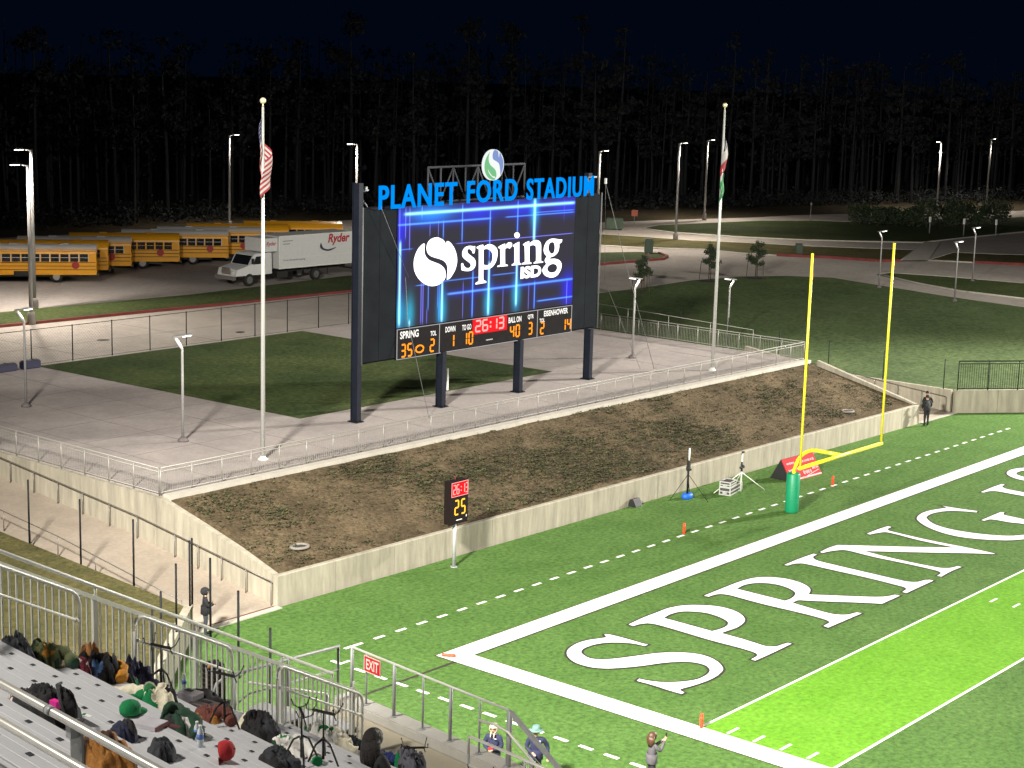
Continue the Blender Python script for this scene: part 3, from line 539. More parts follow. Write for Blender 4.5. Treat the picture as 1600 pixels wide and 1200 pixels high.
# round emblem on top
cx, cz, rad = 22.93, 14.70, .76
def disc(r, n=40): return [(r*math.cos(i*2*math.pi/n), r*math.sin(i*2*math.pi/n)) for i in range(n)]
sS = [(-.17,.98),(-.38,.80),(-.42,.45),(-.32,.18),(-.05,-.02),(.22,-.18),(.36,-.42),(.33,-.72),(.20,-.92),(.16,-.985),(.33,-.93),(.56,-.70),(.62,-.35),(.50,-.02),(.24,.16),(-.05,.28),(-.20,.46),(-.18,.76),(.0,.99)]
sS = [(x*rad*.98, y*rad*.98) for x, y in sS]
parts = []
emb = mesh_obj('emblem', join_meshes([(shape([disc(rad)], extrude=.07, sub=0), Matrix())]), EM('emblem_white', (.95,1,.97), .95, (.05,.05,.05)), sb)
emb.matrix_parent_inverse = PI_; emb.matrix_basis = facing(cx,19.42,cz)
def lens(pts, mat, d, nm):
    o = mesh_obj(nm, shape([pts]), mat, emb); o.location = (0,0,d); return o
gl = [(-.40,.86),(-.60,.70),(-.82,.42),(-.94,.05),(-.90,-.35),(-.70,-.68),(-.40,-.88),(-.02,-.97),(.12,-.93),(.26,-.72),(.22,-.45),(.06,-.25),(-.22,-.08),(-.44,.10),(-.55,.40),(-.50,.70)]
bl = [(.0,.96),(.20,.94),(.38,.84),(.44,.55),(.48,.50),(.54,.80),(.72,.58),(.90,.25),(.92,-.15),(.80,-.48),(.66,-.66),(.62,-.35),(.50,0.05),(.24,.22),(-.05,.34),(-.16,.48),(-.15,.75)]
lens([(x*rad, y*rad) for x, y in gl], EM('emblem_green', (.22,.62,.28), .9), .078, 'green_half')
lens([(x*rad, y*rad) for x, y in bl], EM('emblem_blue', (.26,.36,.72), .9), .078, 'blue_half')
lens([(x*rad, y*rad) for x, y in [(-.62,-.25),(-.45,-.55),(-.1,-.80),(.14,-.84),(.1,-.76),(-.15,-.70),(-.42,-.48)]], EM('emblem_white', (.95,1,.97), .95), .083, 'white_sweep')
# the video screen: artwork as one colour per LED cell
SX0, SX1, SZ0, SZ1 = 16.28, 29.68, 7.20, 12.92; NX, NZ = 430, 184
X, Z = np.meshgrid(np.linspace(SX0,SX1,NX+1), np.linspace(SZ0,SZ1,NZ+1))
img = np.zeros(X.shape+(3,))+np.array([.036,.033,.046])
rs = np.random.RandomState(2)
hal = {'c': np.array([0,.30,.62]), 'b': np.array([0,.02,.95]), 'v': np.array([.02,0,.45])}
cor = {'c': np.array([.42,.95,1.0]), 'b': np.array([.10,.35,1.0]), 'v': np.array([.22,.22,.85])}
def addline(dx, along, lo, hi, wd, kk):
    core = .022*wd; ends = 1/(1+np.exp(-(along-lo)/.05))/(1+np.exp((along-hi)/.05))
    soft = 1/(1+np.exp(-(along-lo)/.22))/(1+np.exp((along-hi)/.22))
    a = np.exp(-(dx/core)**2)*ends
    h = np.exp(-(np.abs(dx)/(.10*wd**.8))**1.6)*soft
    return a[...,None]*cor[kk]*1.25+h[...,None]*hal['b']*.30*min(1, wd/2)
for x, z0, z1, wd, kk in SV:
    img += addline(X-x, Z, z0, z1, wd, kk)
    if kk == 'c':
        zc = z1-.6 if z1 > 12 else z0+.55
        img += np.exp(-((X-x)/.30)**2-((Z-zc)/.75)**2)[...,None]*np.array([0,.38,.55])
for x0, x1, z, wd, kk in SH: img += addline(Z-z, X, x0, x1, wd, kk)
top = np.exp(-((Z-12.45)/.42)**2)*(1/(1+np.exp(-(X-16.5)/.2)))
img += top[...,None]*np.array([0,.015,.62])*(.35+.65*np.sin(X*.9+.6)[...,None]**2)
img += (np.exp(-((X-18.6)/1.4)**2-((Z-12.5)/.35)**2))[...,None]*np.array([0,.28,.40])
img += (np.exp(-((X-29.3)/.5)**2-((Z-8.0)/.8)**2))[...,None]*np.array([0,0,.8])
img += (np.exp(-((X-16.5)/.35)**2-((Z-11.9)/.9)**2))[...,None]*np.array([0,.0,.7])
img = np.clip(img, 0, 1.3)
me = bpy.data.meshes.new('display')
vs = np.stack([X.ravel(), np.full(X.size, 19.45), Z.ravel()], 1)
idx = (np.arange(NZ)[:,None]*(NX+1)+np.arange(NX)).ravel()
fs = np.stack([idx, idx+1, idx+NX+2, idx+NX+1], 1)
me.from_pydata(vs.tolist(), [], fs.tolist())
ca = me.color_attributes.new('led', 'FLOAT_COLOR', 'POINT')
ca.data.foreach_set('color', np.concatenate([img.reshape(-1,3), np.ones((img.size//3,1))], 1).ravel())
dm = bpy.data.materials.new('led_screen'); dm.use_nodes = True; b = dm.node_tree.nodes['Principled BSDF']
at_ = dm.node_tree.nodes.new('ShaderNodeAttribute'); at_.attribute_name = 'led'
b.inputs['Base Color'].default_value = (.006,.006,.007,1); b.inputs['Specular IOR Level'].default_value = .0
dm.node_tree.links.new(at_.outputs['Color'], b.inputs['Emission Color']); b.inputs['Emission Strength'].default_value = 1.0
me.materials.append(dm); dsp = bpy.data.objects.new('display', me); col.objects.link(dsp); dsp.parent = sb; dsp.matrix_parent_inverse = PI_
WHT = EM('led_white', (1,.98,1), 2.2)
ms = [(shape(c), Matrix()) for c in SL]
ms.append((text('ISD', 1.66, .62, offset=.05), Matrix.Translation((25.31,8.86,0))))
o = mesh_obj('screen_lettering', join_meshes(ms), WHT, dsp); o.matrix_basis = facing(0,19.43,0)
# score strip
m = MB(); m.box((22.98,19.52,6.42),(13.36,.16,1.5)); st = sbp(m, 'score_strip', M('strip_black', (.012,.011,.012), .8, var=.2, spec=.05))
FR = EM('strip_line', (.55,.53,.52), .9)
m = MB()
for z in (5.70,7.13): m.box((22.98,19.43,z),(13.36,.02,.03))
for x in (16.32,19.28,26.78,29.64): m.box((x,19.43,6.415),(.03,.02,1.44))
o = m.build('strip_border', FR, st)
AMB = EM('led_amber', (1,.30,.015), 1.6); AMBG = EM('led_amber_dim', (.20,.035,.0), 1.0); REDL = EM('led_red', (1,.012,.02), 1.0); PINK = EM('led_pink', (1,.40,.36), 1.5); CAPW = EM('led_caption', (1,.97,.90), 1.3)
SEG = {'0':'abcdef','1':'bc','2':'abged','3':'abgcd','4':'fgbc','5':'afgcd','6':'afgcde','7':'abc','8':'abcdefg','9':'abcdfg'}
def seven(m, ch, x, z, w_, h_, y, t):
    g_ = t*.22
    S_ = {'a':((w_/2,h_),(w_-2*g_,t)),'d':((w_/2,0),(w_-2*g_,t)),'g':((w_/2,h_/2),(w_-2*g_,t)),
          'f':((0,h_*.75),(t,h_/2-2*g_)),'b':((w_,h_*.75),(t,h_/2-2*g_)),'e':((0,h_*.25),(t,h_/2-2*g_)),'c':((w_,h_*.25),(t,h_/2-2*g_))}
    for s_ in SEG[ch]:
        (cx_, cz_), (dx_, dz_) = S_[s_]; m.box((x+cx_,y,z+cz_),(dx_,.012,dz_))
def digits(parent, s_, x, z, w_, h_, gap, y, t, mat, name='digits'):
    m = MB()
    for ch in s_:
        if ch == ':':
            m.box((x+.06,y,z+h_*.3),(t*1.2,.012,t*1.2)); m.box((x+.06,y,z+h_*.7),(t*1.2,.012,t*1.2)); x += gap*.45+.1
        else: seven(m, ch, x, z, w_, h_, y, t); x += w_+gap
    return m.build(name, mat, parent)
for s_, x, z in (('35',16.62,5.80),('2',18.63,5.85),('1',20.05,5.92),('10',21.0,5.92),('40',24.62,5.92),('3',26.07,5.94),('2',27.05,5.86),('14',28.85,5.86)):
    digits(st, s_, x, z, .26, .58, .18, 19.42, .085, AMB)
m = MB(); m.tube([(17.88+.27*math.cos(a), 19.42, 6.06+.17*math.sin(a)) for a in [i*math.pi/8 for i in range(16)]], .04, 6, closed=True); m.build('possession_mark', AMB, st)
m = MB(); m.box((23.02,19.43,6.74),(2.62,.02,.78)); m.build('clock_panel', REDL, st)
digits(st, '26:13', 21.92, 6.48, .36, .54, .17, 19.41, .085, PINK)
for s_, x, z, wd, hh in (('SPRING',16.52,6.66,1.28,.36),('TOL',18.63,6.60,.42,.24),('DOWN',19.70,6.66,.72,.28),('TO GO',20.92,6.64,.68,.28),('BALL ON',24.45,6.66,1.02,.30),('QTR',25.98,6.70,.48,.26),('TOL',26.95,6.46,.42,.20),('EISENHOWER',27.3,6.74,2.0,.30)):
    o = mesh_obj('caption', text(s_, wd, hh, offset=.025), CAPW, st); o.matrix_basis = facing(x,19.425,z)
m = MB(); m.box((23.0,19.43,5.98),(.5,.02,.05)); m.build('maker_plate', M('plate_grey', (.3,.3,.3), .5), st)

# ------------------------------------------------------------------ play clock by the wall
pc = empty('play_clock', (7.17,7.38,0)); tag(pc, 'play clock on a steel post at the low wall showing 26:13 over 25', 'play clock')
m = MB(); m.tube([(0,0,0),(0,0,1.95)],.075,10); m.lathe((0,0,0),[(.14,0),(.14,.03)],10); m.build('post', GALV, pc)
m = MB(); m.box((.08,.02,2.66),(1.02,.34,1.72)); case = m.build('case', M('case_dark', (.012,.008,.008), .7, spec=.1), pc)
m = MB(); m.box((.08,-.158,3.20),(.94,.02,.56)); m.build('red_panel', REDL, case)
m = MB()
for x in (-.39,.55): m.box((x,-.172,3.20),(.02,.012,.56))
for z in (2.92,3.48): m.box((.08,-.172,z),(.96,.012,.02))
m.build('panel_border', PINK, case)
digits(case, '26:13', -.30, 3.02, .13, .36, .065, -.176, .036, PINK)
digits(case, '25', -.17, 2.18, .20, .56, .18, -.158, .06, EM('led_yellow', (1,.55,.04), 1.8))
m = MB(); m.box((.08,-.158,1.95),(.34,.01,.035)); m.box((.5,-.158,2.05),(.03,.01,.09)); m.build('plate', WHITE, case)
m = MB(); m.tube([(.03,.05,3.52),(.03,.05,3.66)],.02,6); m.box((.03,.05,3.66),(.16,.03,.03)); m.build('antenna', REDC, case)
# ------------------------------------------------------------------ railings
def picket_rail(label, pts, mat, h=1.07, post=1.55, pk=.115, name='guard_railing', cat='railing', midgap=.14, pr=.028, kr=.009, group=None):
    r = empty(name, pts[0]); tag(r, label, cat, group); inv = Matrix.Translation(-Vector(pts[0]))
    def fin(m, nm): o = m.build(nm, mat, r); o.matrix_parent_inverse = inv; return o
    up = Vector((0,0,1)); P = [Vector(p) for p in pts]
    t = MB(); t.tube([p+up*h for p in P], pr, 8); fin(t, 'top_rail')
    t = MB()
    for dz in (h-midgap, .10): t.tube([p+up*dz for p in P], pr*.7, 6)
    fin(t, 'lower_rail')
    pm = MB(); np_ = 0
    for a, b in zip(P, P[1:]):
        L = (b-a).length; k = max(1, round(L/post))
        for i in range(k):
            q = a.lerp(b, i/k)
            if np_ < 98:
                t = MB(); t.tube([q, q+up*h], pr*.95, 6); fin(t, 'post'); np_ += 1
        kk = int(L/pk)
        for i in range(1, kk):
            q = a.lerp(b, i/kk); pm.tube([q+up*.10, q+up*(h-midgap)], kr, 4, cap=False)
    t = MB(); t.tube([P[-1], P[-1]+up*h], pr*.95, 6); fin(t, 'post')
    fin(pm, 'pickets')
    return r
picket_rail('long grey picket railing along the plaza edge above the planted bank', [(XL+.05,15.45,2.86),(22,15.35,2.86),(46.5,15.05,2.86)], RAILG)
picket_rail('grey picket railing on the plaza side wall above the walled ramp', [(XL+.05,15.55,2.83),(XL+.05,42.4,2.83)], RAILG)
picket_rail('grey picket railing on the far plaza edge beside the grass hill', [(46.5,15.1,2.86),(46.6,42.3,2.86)], RAILG)
def pipe_rail(label, pts, mat, h=.92, post=1.6, r_=.021, name='handrail', two=False):
    r = empty(name, pts[0]); tag(r, label, 'handrail'); inv = Matrix.Translation(-Vector(pts[0])); up = Vector((0,0,1)); P = [Vector(p) for p in pts]
    t = MB(); t.tube([p+up*h for p in P], r_, 8); o = t.build('rail', mat, r); o.matrix_parent_inverse = inv
    L = sum((b-a).length for a, b in zip(P, P[1:])); n = max(1, round(L/post)); acc = 0
    for a, b in zip(P, P[1:]):
        k = max(1, round((b-a).length/post))
        for i in range(k+(1 if b is P[-1] else 0)):
            q = a.lerp(b, i/k); t = MB(); t.tube([q, q+up*h], r_*.95, 6); o = t.build('post', mat, r); o.matrix_parent_inverse = inv
    return r
HR = M('handrail_steel', (.17,.155,.14), .45, .4)
def rz_(y): return ramp_z(y)+.012
pipe_rail('steel handrail along the foot of the concrete side wall', [(-1.2,8.75,rz_(8.75))]+[(-1.2,y,rz_(y)) for y in (11.5,14.2,16.5,20,25,30)], HR)
pipe_rail('low steel handrail on the lawn side of the walled ramp', [(-4.85,y,rz_(y)) for y in (9.3,12,14.2,16.5,20,25,30)], HR, h=.80)
pipe_rail('steel handrail on the sloped walk behind the two men', [(51.55,8.25,.05),(51.55,13,.46),(51.55,18,.91)], HR)
pipe_rail('pale handrail zigzag on the far side of the plaza by the hill', [(46.9,42,3.3),(47.5,32,2.9),(49.5,20.5,2.2)], RAILG, h=1.5, post=2.6)
# black posts with thin mesh: chain-link fences
def link_fence(label, pts, hs, post_step, mat=BLACKM, wire=True, rtop=True, pr=.03):
    r = empty('chain_link_fence', pts[0]); tag(r, label, 'fence'); inv = Matrix.Translation(-Vector(pts[0])); up = Vector((0,0,1)); P = [Vector(p) for p in pts]
    def fin(m, nm, mt=mat): o = m.build(nm, mt, r); o.matrix_parent_inverse = inv
    wm = MB()
    for a, b in zip(P, P[1:]):
        k = max(1, round((b-a).length/post_step))
        for i in range(k+(1 if b is P[-1] else 0)):
            q = a.lerp(b, i/k); t = MB(); t.tube([q, q+up*hs], pr, 6); t.lathe(q+up*hs, [(pr*1.15,0),(pr*.8,.03)], 6); fin(t, 'post')
        if wire:
            s = .19; L = (b-a).length; d = (b-a)/L; n = int(L/s)
            for i in range(-int(hs/s), n):
                t0, t1 = max(0, i*s), min(L, i*s+hs)
                for sg in (0, 1):
                    z0, z1 = t0-i*s, t1-i*s
                    if sg: z0, z1 = hs-z0, hs-z1
                    p0, p1 = a+d*t0+up*z0, a+d*t1+up*z1
                    if (p1-p0).length > .1: wm.tube([p0, p1], .0022, 3, cap=False)
    if rtop:
        t = MB(); t.tube([p+up*(hs-.02) for p in P], .018, 6); fin(t, 'top_rail')
        t = MB(); t.tube([p+up*.06 for p in P], .008, 4); fin(t, 'bottom_wire')
    if wire: fin(wm, 'wire_mesh')
    return r
link_fence('dark chain-link fence along the back of the plaza, before the road', [(-12,42.55,2.86),(46.4,42.45,2.86)], 2.0, 2.62)
link_fence('black fence posts along the lawn edge of the walled ramp', [(-5.2,y,lz(-5.2,y)) for y in (8.3,11.5,14.6,17.8,22,27,32)], 2.45, 3.1, rtop=False, wire=False, pr=.035)
link_fence('black fence running from the ramp down the low wall towards the stand', [(-5.45,8.12,1.1),(-7.5,6.3,1.1),(-9.7,4.3,1.1),(-12.0,2.2,1.1)], 2.3, 2.0, rtop=False, wire=False, pr=.035)
link_fence('few black posts on the turf edge in front of the low wall', [(-5.2,7.35,0),(-6.95,3.9,0),(-8.7,.45,0)], 2.9, 3.9, rtop=False, wire=False, pr=.04)
link_fence('thin black fence posts on the hill edge behind the sloped walk', [(51.85,8.6,1.36),(51.85,12.6,1.36),(51.85,16.4,1.5),(52.2,20.2,1.75),(52.4,24.2,2.0),(52.4,28,2.1)], 1.75, 4.0, rtop=False, wire=False)
pk = picket_rail('black picket fence on top of the pale wall at the field corner', [(51.95,7.75,1.36),(57.8,2.85,1.36),(68.1,-5.9,1.36)], BLACKM, h=1.75, post=2.1, pk=.14, name='picket_fence', cat='fence', midgap=.16, pr=.035, kr=.013)

# ------------------------------------------------------------------ flagpoles and flags
def flagpole(loc, h, label):
    r = empty('flagpole', loc); tag(r, label, 'flagpole')
    m = MB(); m.tube([(0,0,0),(0,0,h*.5),(0,0,h-.35)], [.10,.085,.05], 12); m.build('pole', POLEW, r)
    m = MB(); m.lathe((0,0,0), [(.24,0),(.22,.04),(.13,.09),(.115,.16)], 14); m.build('collar', ALUR, r)
    m = MB(); m.ball((0,0,h-.1), .13, 12, 8); m.tube([(0,0,h-.36),(0,0,h-.2)], .03, 6); m.build('finial', M('finial_gold', (.72,.68,.42), .3, .4), r)
    m = MB(); m.tube([(.11,.02,.9),(.09,.02,h*.5),(.05,.02,h-.4)], .006, 4); m.build('halyard', WHITE, r)
    return r
flagpole((6.07,17.35,ZP), 15.1, 'tall white flagpole carrying the striped flag, on the plaza')
flagpole((39.35,16.76,ZP), 14.95, 'tall white flagpole with two hanging flags, right of the scoreboard')
def hanging_flag(name, loc, H, L, drop, amp, colfn, mats, label, nu=44, nv=39, seed=0, lean=0, folds=5.2):
    bm = bmesh.new(); V = []
    for i in range(nu+1):
        s = i/nu
        row = []
        for j in range(nv+1):
            t = j/nv
            ph = s*folds+t*.7+seed
            x = lean*s+amp*(.25+.75*s)*math.sin(ph)+amp*.35*math.sin(ph*2.3+1)*s
            y = amp*.8*(.2+.8*s)*math.cos(ph*1.05)+.05*math.sin(6*t+s*4)
            z = -t*H-drop*s*(1-.12*t)
            row.append(bm.verts.new((x, y, z)))
        V.append(row)
    for i in range(nu):
        for j in range(nv):
            f = bm.faces.new((V[i][j], V[i+1][j], V[i+1][j+1], V[i][j+1])); f.smooth = True
            f.material_index = colfn((i+.5)/nu, (j+.5)/nv, i, j)
    me = bpy.data.meshes.new(name); bm.to_mesh(me); bm.free()
    for m in mats: me.materials.append(m)
    o = bpy.data.objects.new(name, me); col.objects.link(o); o.location = loc; o['label'] = label; o['category'] = 'flag'
    sd = o.modifiers.new('thickness', 'SOLIDIFY'); sd.thickness = .006
    return o
FR_, FW, FB, FG = M('flag_red', (.20,.012,.018), .8), M('flag_white', (.30,.29,.28), .8), M('flag_blue', (.010,.012,.05), .8), M('flag_green', (.012,.16,.045), .8)
def usa(s, t, i, j):
    if s < .42 and t < 7/13: return 1 if (i % 4 == 1 and j % 4 == (1 if (i//4) % 2 else 3)) else 2
    return 0 if int(t*13) % 2 == 0 else 1
hanging_flag('flag', (6.07-.10,17.30,ZP+14.35), 1.75, 3.0, 1.75, .30, usa, [FR_,FW,FB], 'limp red and white striped flag with a starred blue corner', seed=3.6, lean=.12, folds=6.0)
def tex(s, t, i, j):
    if s < .34:
        return 1 if (s-.17)**2*5+(t-.5)**2 < .035 else 2
    return 1 if t < .5 else 0
hanging_flag('flag', (39.35+.07,16.72,ZP+13.4), 1.5, 2.2, 1.35, .24, tex, [FR_,FW,FB], 'limp blue, white and red flag hanging above the green one', seed=.4, lean=.13, folds=4.5)
def grn(s, t, i, j):
    return 1 if (.25 < t < .75 and math.sin(s*26)*math.cos(t*9) > .55) else 0
hanging_flag('flag', (39.35+.02,16.68,ZP+11.1), 1.2, 1.8, .95, .26, grn, [FG,FW], 'limp green flag with white marks, lower on the far flagpole', seed=2.4, lean=.06, folds=4.0)

# ------------------------------------------------------------------ lamps
LAMP = EM('lamp_glow', (1,.93,.82), 14); LAMPS = EM('lamp_glow_small', (1,.94,.90), 9)
POLED = M('lamp_pole', (.24,.235,.23), .5, .1)
def lamp_light(parent, loc, power, size=.12, aim=None, spot=None):
    l = bpy.data.lights.new('lamp_light', 'SPOT' if spot else 'POINT'); l.energy = power; l.color = (1,.90,.78); l.shadow_soft_size = size
    if spot: l.spot_size = R(spot); l.spot_blend = .6
    o = bpy.data.objects.new('lamp_light', l); col.objects.link(o); o.parent = parent; o.location = loc
    return o
def tall_lamp(loc, h, label, arm=-1, rz=0, power=900):
    r = empty('street_lamp', loc, rz); tag(r, label, 'lamp post')
    m = MB(); m.lathe((0,0,0), [(.26,0),(.26,.60),(.22,.80)], 12); m.build('base', M('lamp_plinth', (.20,.185,.165), .85), r)
    m = MB(); m.tube([(0,0,.78),(0,0,h)], [.135,.10], 10); m.build('pole', POLED, r)
    m = MB(); m.tube([(0,0,h-.05),(arm*.75,0,h+.06)], .045, 6); m.build('arm', POLED, r)
    hd = MB(); hd.prism([(0,-.19,0),(0,.19,0),(0,.15,.12),(0,-.15,.12)], (arm*.6,0,h+.02), (arm*1.25,0,h+.05)); ho = hd.build('lamp_head', BLACKM, r)
    m = MB(); m.box((arm*.95,0,h+.015),(.5,.30,.03)); m.build('lens', LAMP, ho)
    lamp_light(r, (arm*.9,0,h-.06), power, .15, spot=150)
    lamp_light(r, (arm*.30,-.10,h-.22), 26, .05)
    return r
TL = [((6.0,75.0),10.0,'unseen street lamp added left of the parking lot to brighten it',1),  # first lamp stands out of view, added to brighten lot and buses
      ((22.9,58.6),10.3,'street lamp on the verge, the nearer of the pair before the buses',-1),
      ((27.0,64.2),10.9,'street lamp behind its twin at the parking lot edge before the buses',-1),
      ((76.0,101.0),9.6,'street lamp standing behind the white-roofed buses',1),
      ((77.3,83.7),9.5,'street lamp whose top shows over the left scoreboard column',-1),
      ((91.5,64.9),9.5,'street lamp whose top shows over the end of the blue sign',1),
      ((105.5,65.3),10.0,'street lamp on the verge between scoreboard and far flagpole',1),
      ((129.0,77.5),9.4,'street lamp on the far roadside just left of the far flagpole',1),
      ((170.0,68.0),9.0,'street lamp behind the dark shrubs, left of two',-1),
      ((184.0,67.5),9.2,'street lamp behind the dark shrubs, right of two',1)]
for (x, y), h, lb, arm in TL: tall_lamp((x,y,Z2), h, lb, arm, power=(9000,4500,9000,3600,5000,6000,8000,6000,6000,6000)[[q[0] for q in TL].index((x,y))])
def path_lamp(loc, label, rz=0, h=4.15, power=22, flip=1):
    r = empty('path_lamp', loc, rz); tag(r, label, 'lamp post')
    m = MB(); m.lathe((0,0,0), [(.24,0),(.23,.10),(.14,.16),(.12,.2)], 12); m.build('base', M('lamp_base', (.12,.10,.10), .7), r)
    m = MB(); m.tube([(0,0,.15),(0,0,h)], [.062,.055], 10); m.build('pole', POLED, r)
    m = MB(); m.tube([(0,0,h-.02),(-.10*flip,0,h+.16),(-.30*flip,0,h+.48)], [.06,.07,.05], 8); m.build('arm', M('lamp_arm', (.75,.73,.72), .35, .1), r)
    hd = MB(); hd.prism([(0,-.13,0),(0,.13,0),(0,.12,.05),(0,-.12,.05)], (-.42*flip,0,h+.50), (.42*flip,0,h+.60)); ho = hd.build('lamp_head', POLED, r)
    m = MB(); m.box((.20*flip,0,h+.545),(.36,.2,.012), m=Matrix.Rotation(-.12*flip,3,'Y')); m.build('lens', LAMPS, ho)
    lamp_light(r, (-.02*flip,-.05,h+.44), power, .06)
    return r
PLm = [((5.86,22.36,ZP),'path lamp on the open plaza, left of the near flagpole',1),
       ((5.31,33.37,ZP),'path lamp at the far left plaza edge by dark boxes',1),
       ((39.23,22.29,ZP),'path lamp on the plaza, right of the scoreboard',-1),
       ((54.2,25.4,1.35),'path lamp standing in the hill grass right of the far flagpole',-1),
       ((86.9,31.8,Z2),'path lamp between the goalpost uprights, beside the curved path',1),
       ((84.0,23.6,Z2),'path lamp right of the goalpost, on the hill edge',1),
       ((97.5,28.5,Z2),'path lamp beyond the grass island, far right',1)]
for l, lb, fl in PLm: path_lamp(l, lb, rz=R(-25), flip=fl)

# ------------------------------------------------------------------ goal post, pylons and field-side gear
gp = empty('goal_post', (24.52,2.45,0)); tag(gp, 'yellow football goal post with a green padded base', 'goal post')
hx = 3.555; ex, ey = -.136, -2.45
m = MB(); m.tube([(ex-hx-.06,ey,3.05),(ex+hx+.06,ey,3.05)], .085, 12); m.build('crossbar', YELL, gp)
for s_ in (-1,1):
    m = MB(); m.tube([(ex+s_*hx,ey,3.05),(ex+s_*hx,ey,12.2)], .055, 10); u = m.build('upright', YELL, gp)
    rb = MB()
    for q in range(6):
        z0 = 12.1-q*.17; rb.poly([(ex+s_*hx+.05+.012*q*(q<4),ey+.02,z0),(ex+s_*hx+.16+.02*math.sin(q*1.4),ey+.03+.05*math.sin(q),z0-.02),(ex+s_*hx+.16+.02*math.sin(q*1.4+1.4),ey+.03+.05*math.sin(q+1),z0-.19),(ex+s_*hx+.05,ey+.02,z0-.17)])
    rb.build('wind_ribbon', M('ribbon_orange', (.75,.16,.03), .7), u)
m = MB(); pts = [(0,0,.3),(0,0,1.7)]+[(0,-2.0*(1-math.cos(a))*.55,1.7+1.32*math.sin(a)) for a in [i*math.pi/16 for i in range(1,9)]]+[(ex,ey,3.05)]
m.tube(pts, .088, 12); m.build('gooseneck', YELL, gp)
m = MB(); m.lathe((0,0,0), [(.30,0),(.31,.05),(.31,1.76),(.28,1.80)], 22); pad = m.build('base_pad', M('pad_green', (.005,.235,.105), .45, var=.06), gp)
for ch, z in (('S',1.30),('H',.80),('S',.30)):
    me = text(ch, .30, .34, offset=.02)
    for v_ in me.vertices:
        a = -.35+(v_.co.x-.15)/.315; rr = .318
        v_.co = (rr*math.cos(a), rr*math.sin(a), v_.co.y)
    mesh_obj('pad_letter', me, WHITE, pad, loc=(0,0,z))
def pylon(loc, label, tip=None):
    r = empty('pylon', loc); tag(r, label, 'pylon', 'orange field pylons')
    m = MB(); m.lathe((0,0,0), [(.052,0),(.058,.02),(.056,.40),(.045,.45),(.02,.465)], 10); b = m.build('body', ORANGE, r)
    m = MB(); m.lathe((0,0,.30), [(.0585,0),(.0585,.07)], 10); m.build('white_band', M('pylon_band', (.85,.10,.03), .5), b)
    if tip: r.rotation_euler = tip
    return r
pylon((-.06,-9.22,0), 'orange pylon at the goal line corner, nearest the photographing woman')
pylon((17.9,3.78,0), 'orange pylon on the dashed line in front of the blue tripod bag')
pylon((30.4,3.70,0), 'orange pylon right of the green goalpost pad')
pylon((-.85,.66,.06), 'orange pylon lying tipped over on the white field corner', (R(90),0,R(35)))
# antenna stand weighted by a blue bag
r = empty('antenna_stand', (23.13,7.2,0)); tag(r, 'black tripod antenna mast weighted with a blue bag', 'antenna stand')
m = MB(); m.tube([(0,0,.05),(0,0,1.5)], .05, 8); m.build('mast', BLACKM, r)
for a in (.6,2.7,4.8):
    m = MB(); m.tube([(0,0,1.15),(1.05*math.cos(a),1.0*math.sin(a)-.1,.01)], .014, 5); m.build('leg', BLACKM, r)
m = MB(); m.box((0,0,1.55),(.14,.12,.5)); m.box((-.08,0,1.45),(.1,.1,.16)); m.box((.09,-.02,1.36),(.08,.14,.08)); m.build('radio', BLACKP, r)
m = MB(); m.tube([(.03,0,1.75),(.03,0,2.34)], [.045,.04], 8); m.ball((.03,0,2.34), .045, 8, 5); m.build('aerial', WHITE, r)
m = MB(); m.lathe((0,0,0), [(.30,0),(.34,.05),(.33,.18),(.28,.24)], 12); b = m.build('weight_bag', M('bag_blue', (.01,.12,.60), .5), r); b.scale = (1,.7,1)
r = empty('antenna_stand', (26.05,6.15,0)); tag(r, 'white tripod antenna mast standing behind flight cases', 'antenna stand')
m = MB(); m.tube([(0,0,.02),(0,0,1.85)], [.045,.03], 8); m.build('mast', M('mast_white', (.72,.72,.66), .5), r)
for a, l in ((-.65,1.35),(2.5,1.5),(1.0,1.2)):
    m = MB(); m.tube([(0,0,.95),(l*math.cos(a),l*math.sin(a)*.8,.01)], .022, 6); m.build('leg', M('mast_white', (.72,.72,.66), .5), r)
m = MB(); m.tube([(0,0,.98),(0,0,1.45)], .05, 8); m.ball((-.1,0,1.18), .07, 8, 5); m.ball((.12,-.02,1.2), .07, 8, 5); m.ball((0,0,1.3), .07, 8, 5); m.build('clamp', BLACKP, r)
m = MB(); m.box((.06,0,1.9),(.14,.06,.08)); m.tube([(-.05,0,1.8),(-.05,0,2.0)], .015, 6); m.build('aerial', BLACKP, r)
def flight_case(loc, d, rz, label):
    r = empty('flight_case', loc, rz); tag(r, label, 'case')
    m = MB(); m.box((0,0,d[2]/2),d); m.build('body', M('case_grey', (.06,.055,.055), .6, var=.25), r)
    m = MB(); x, y, z = d[0]/2, d[1]/2, d[2]; e = .022
    for sx in (-x,x):
        for sy in (-y,y): m.box((sx,sy,z/2),(e*2,e*2,z+.01))
        for zz in (.0,z/2,z): m.box((sx,0,zz+ (.004 if zz else e)),(e*2.1,y*2+.01,e*2))
    for sy in (-y,y):
        for zz in (.0,z/2,z): m.box((0,sy,zz+(.004 if zz else e)),(x*2+.01,e*2.1,e*2))
    m.build('edging', M('case_edge', (.62,.62,.60), .4, .4), r)
    m = MB(); m.box((-x-.02,0,z*.30),(.03,.20,.10)); m.build('handle', GALV, r)
flight_case((25.65,6.45,0), (1.55,.52,.36), R(12), 'grey flight case with bright edges, on the turf under another')
flight_case((25.25,6.36,.385), (.75,.50,.24), R(12), 'short grey flight case stacked on the long one')
r = empty('speaker', (20.2,8.05,0)); tag(r, 'small black wedge speaker at the foot of the wall', 'speaker')
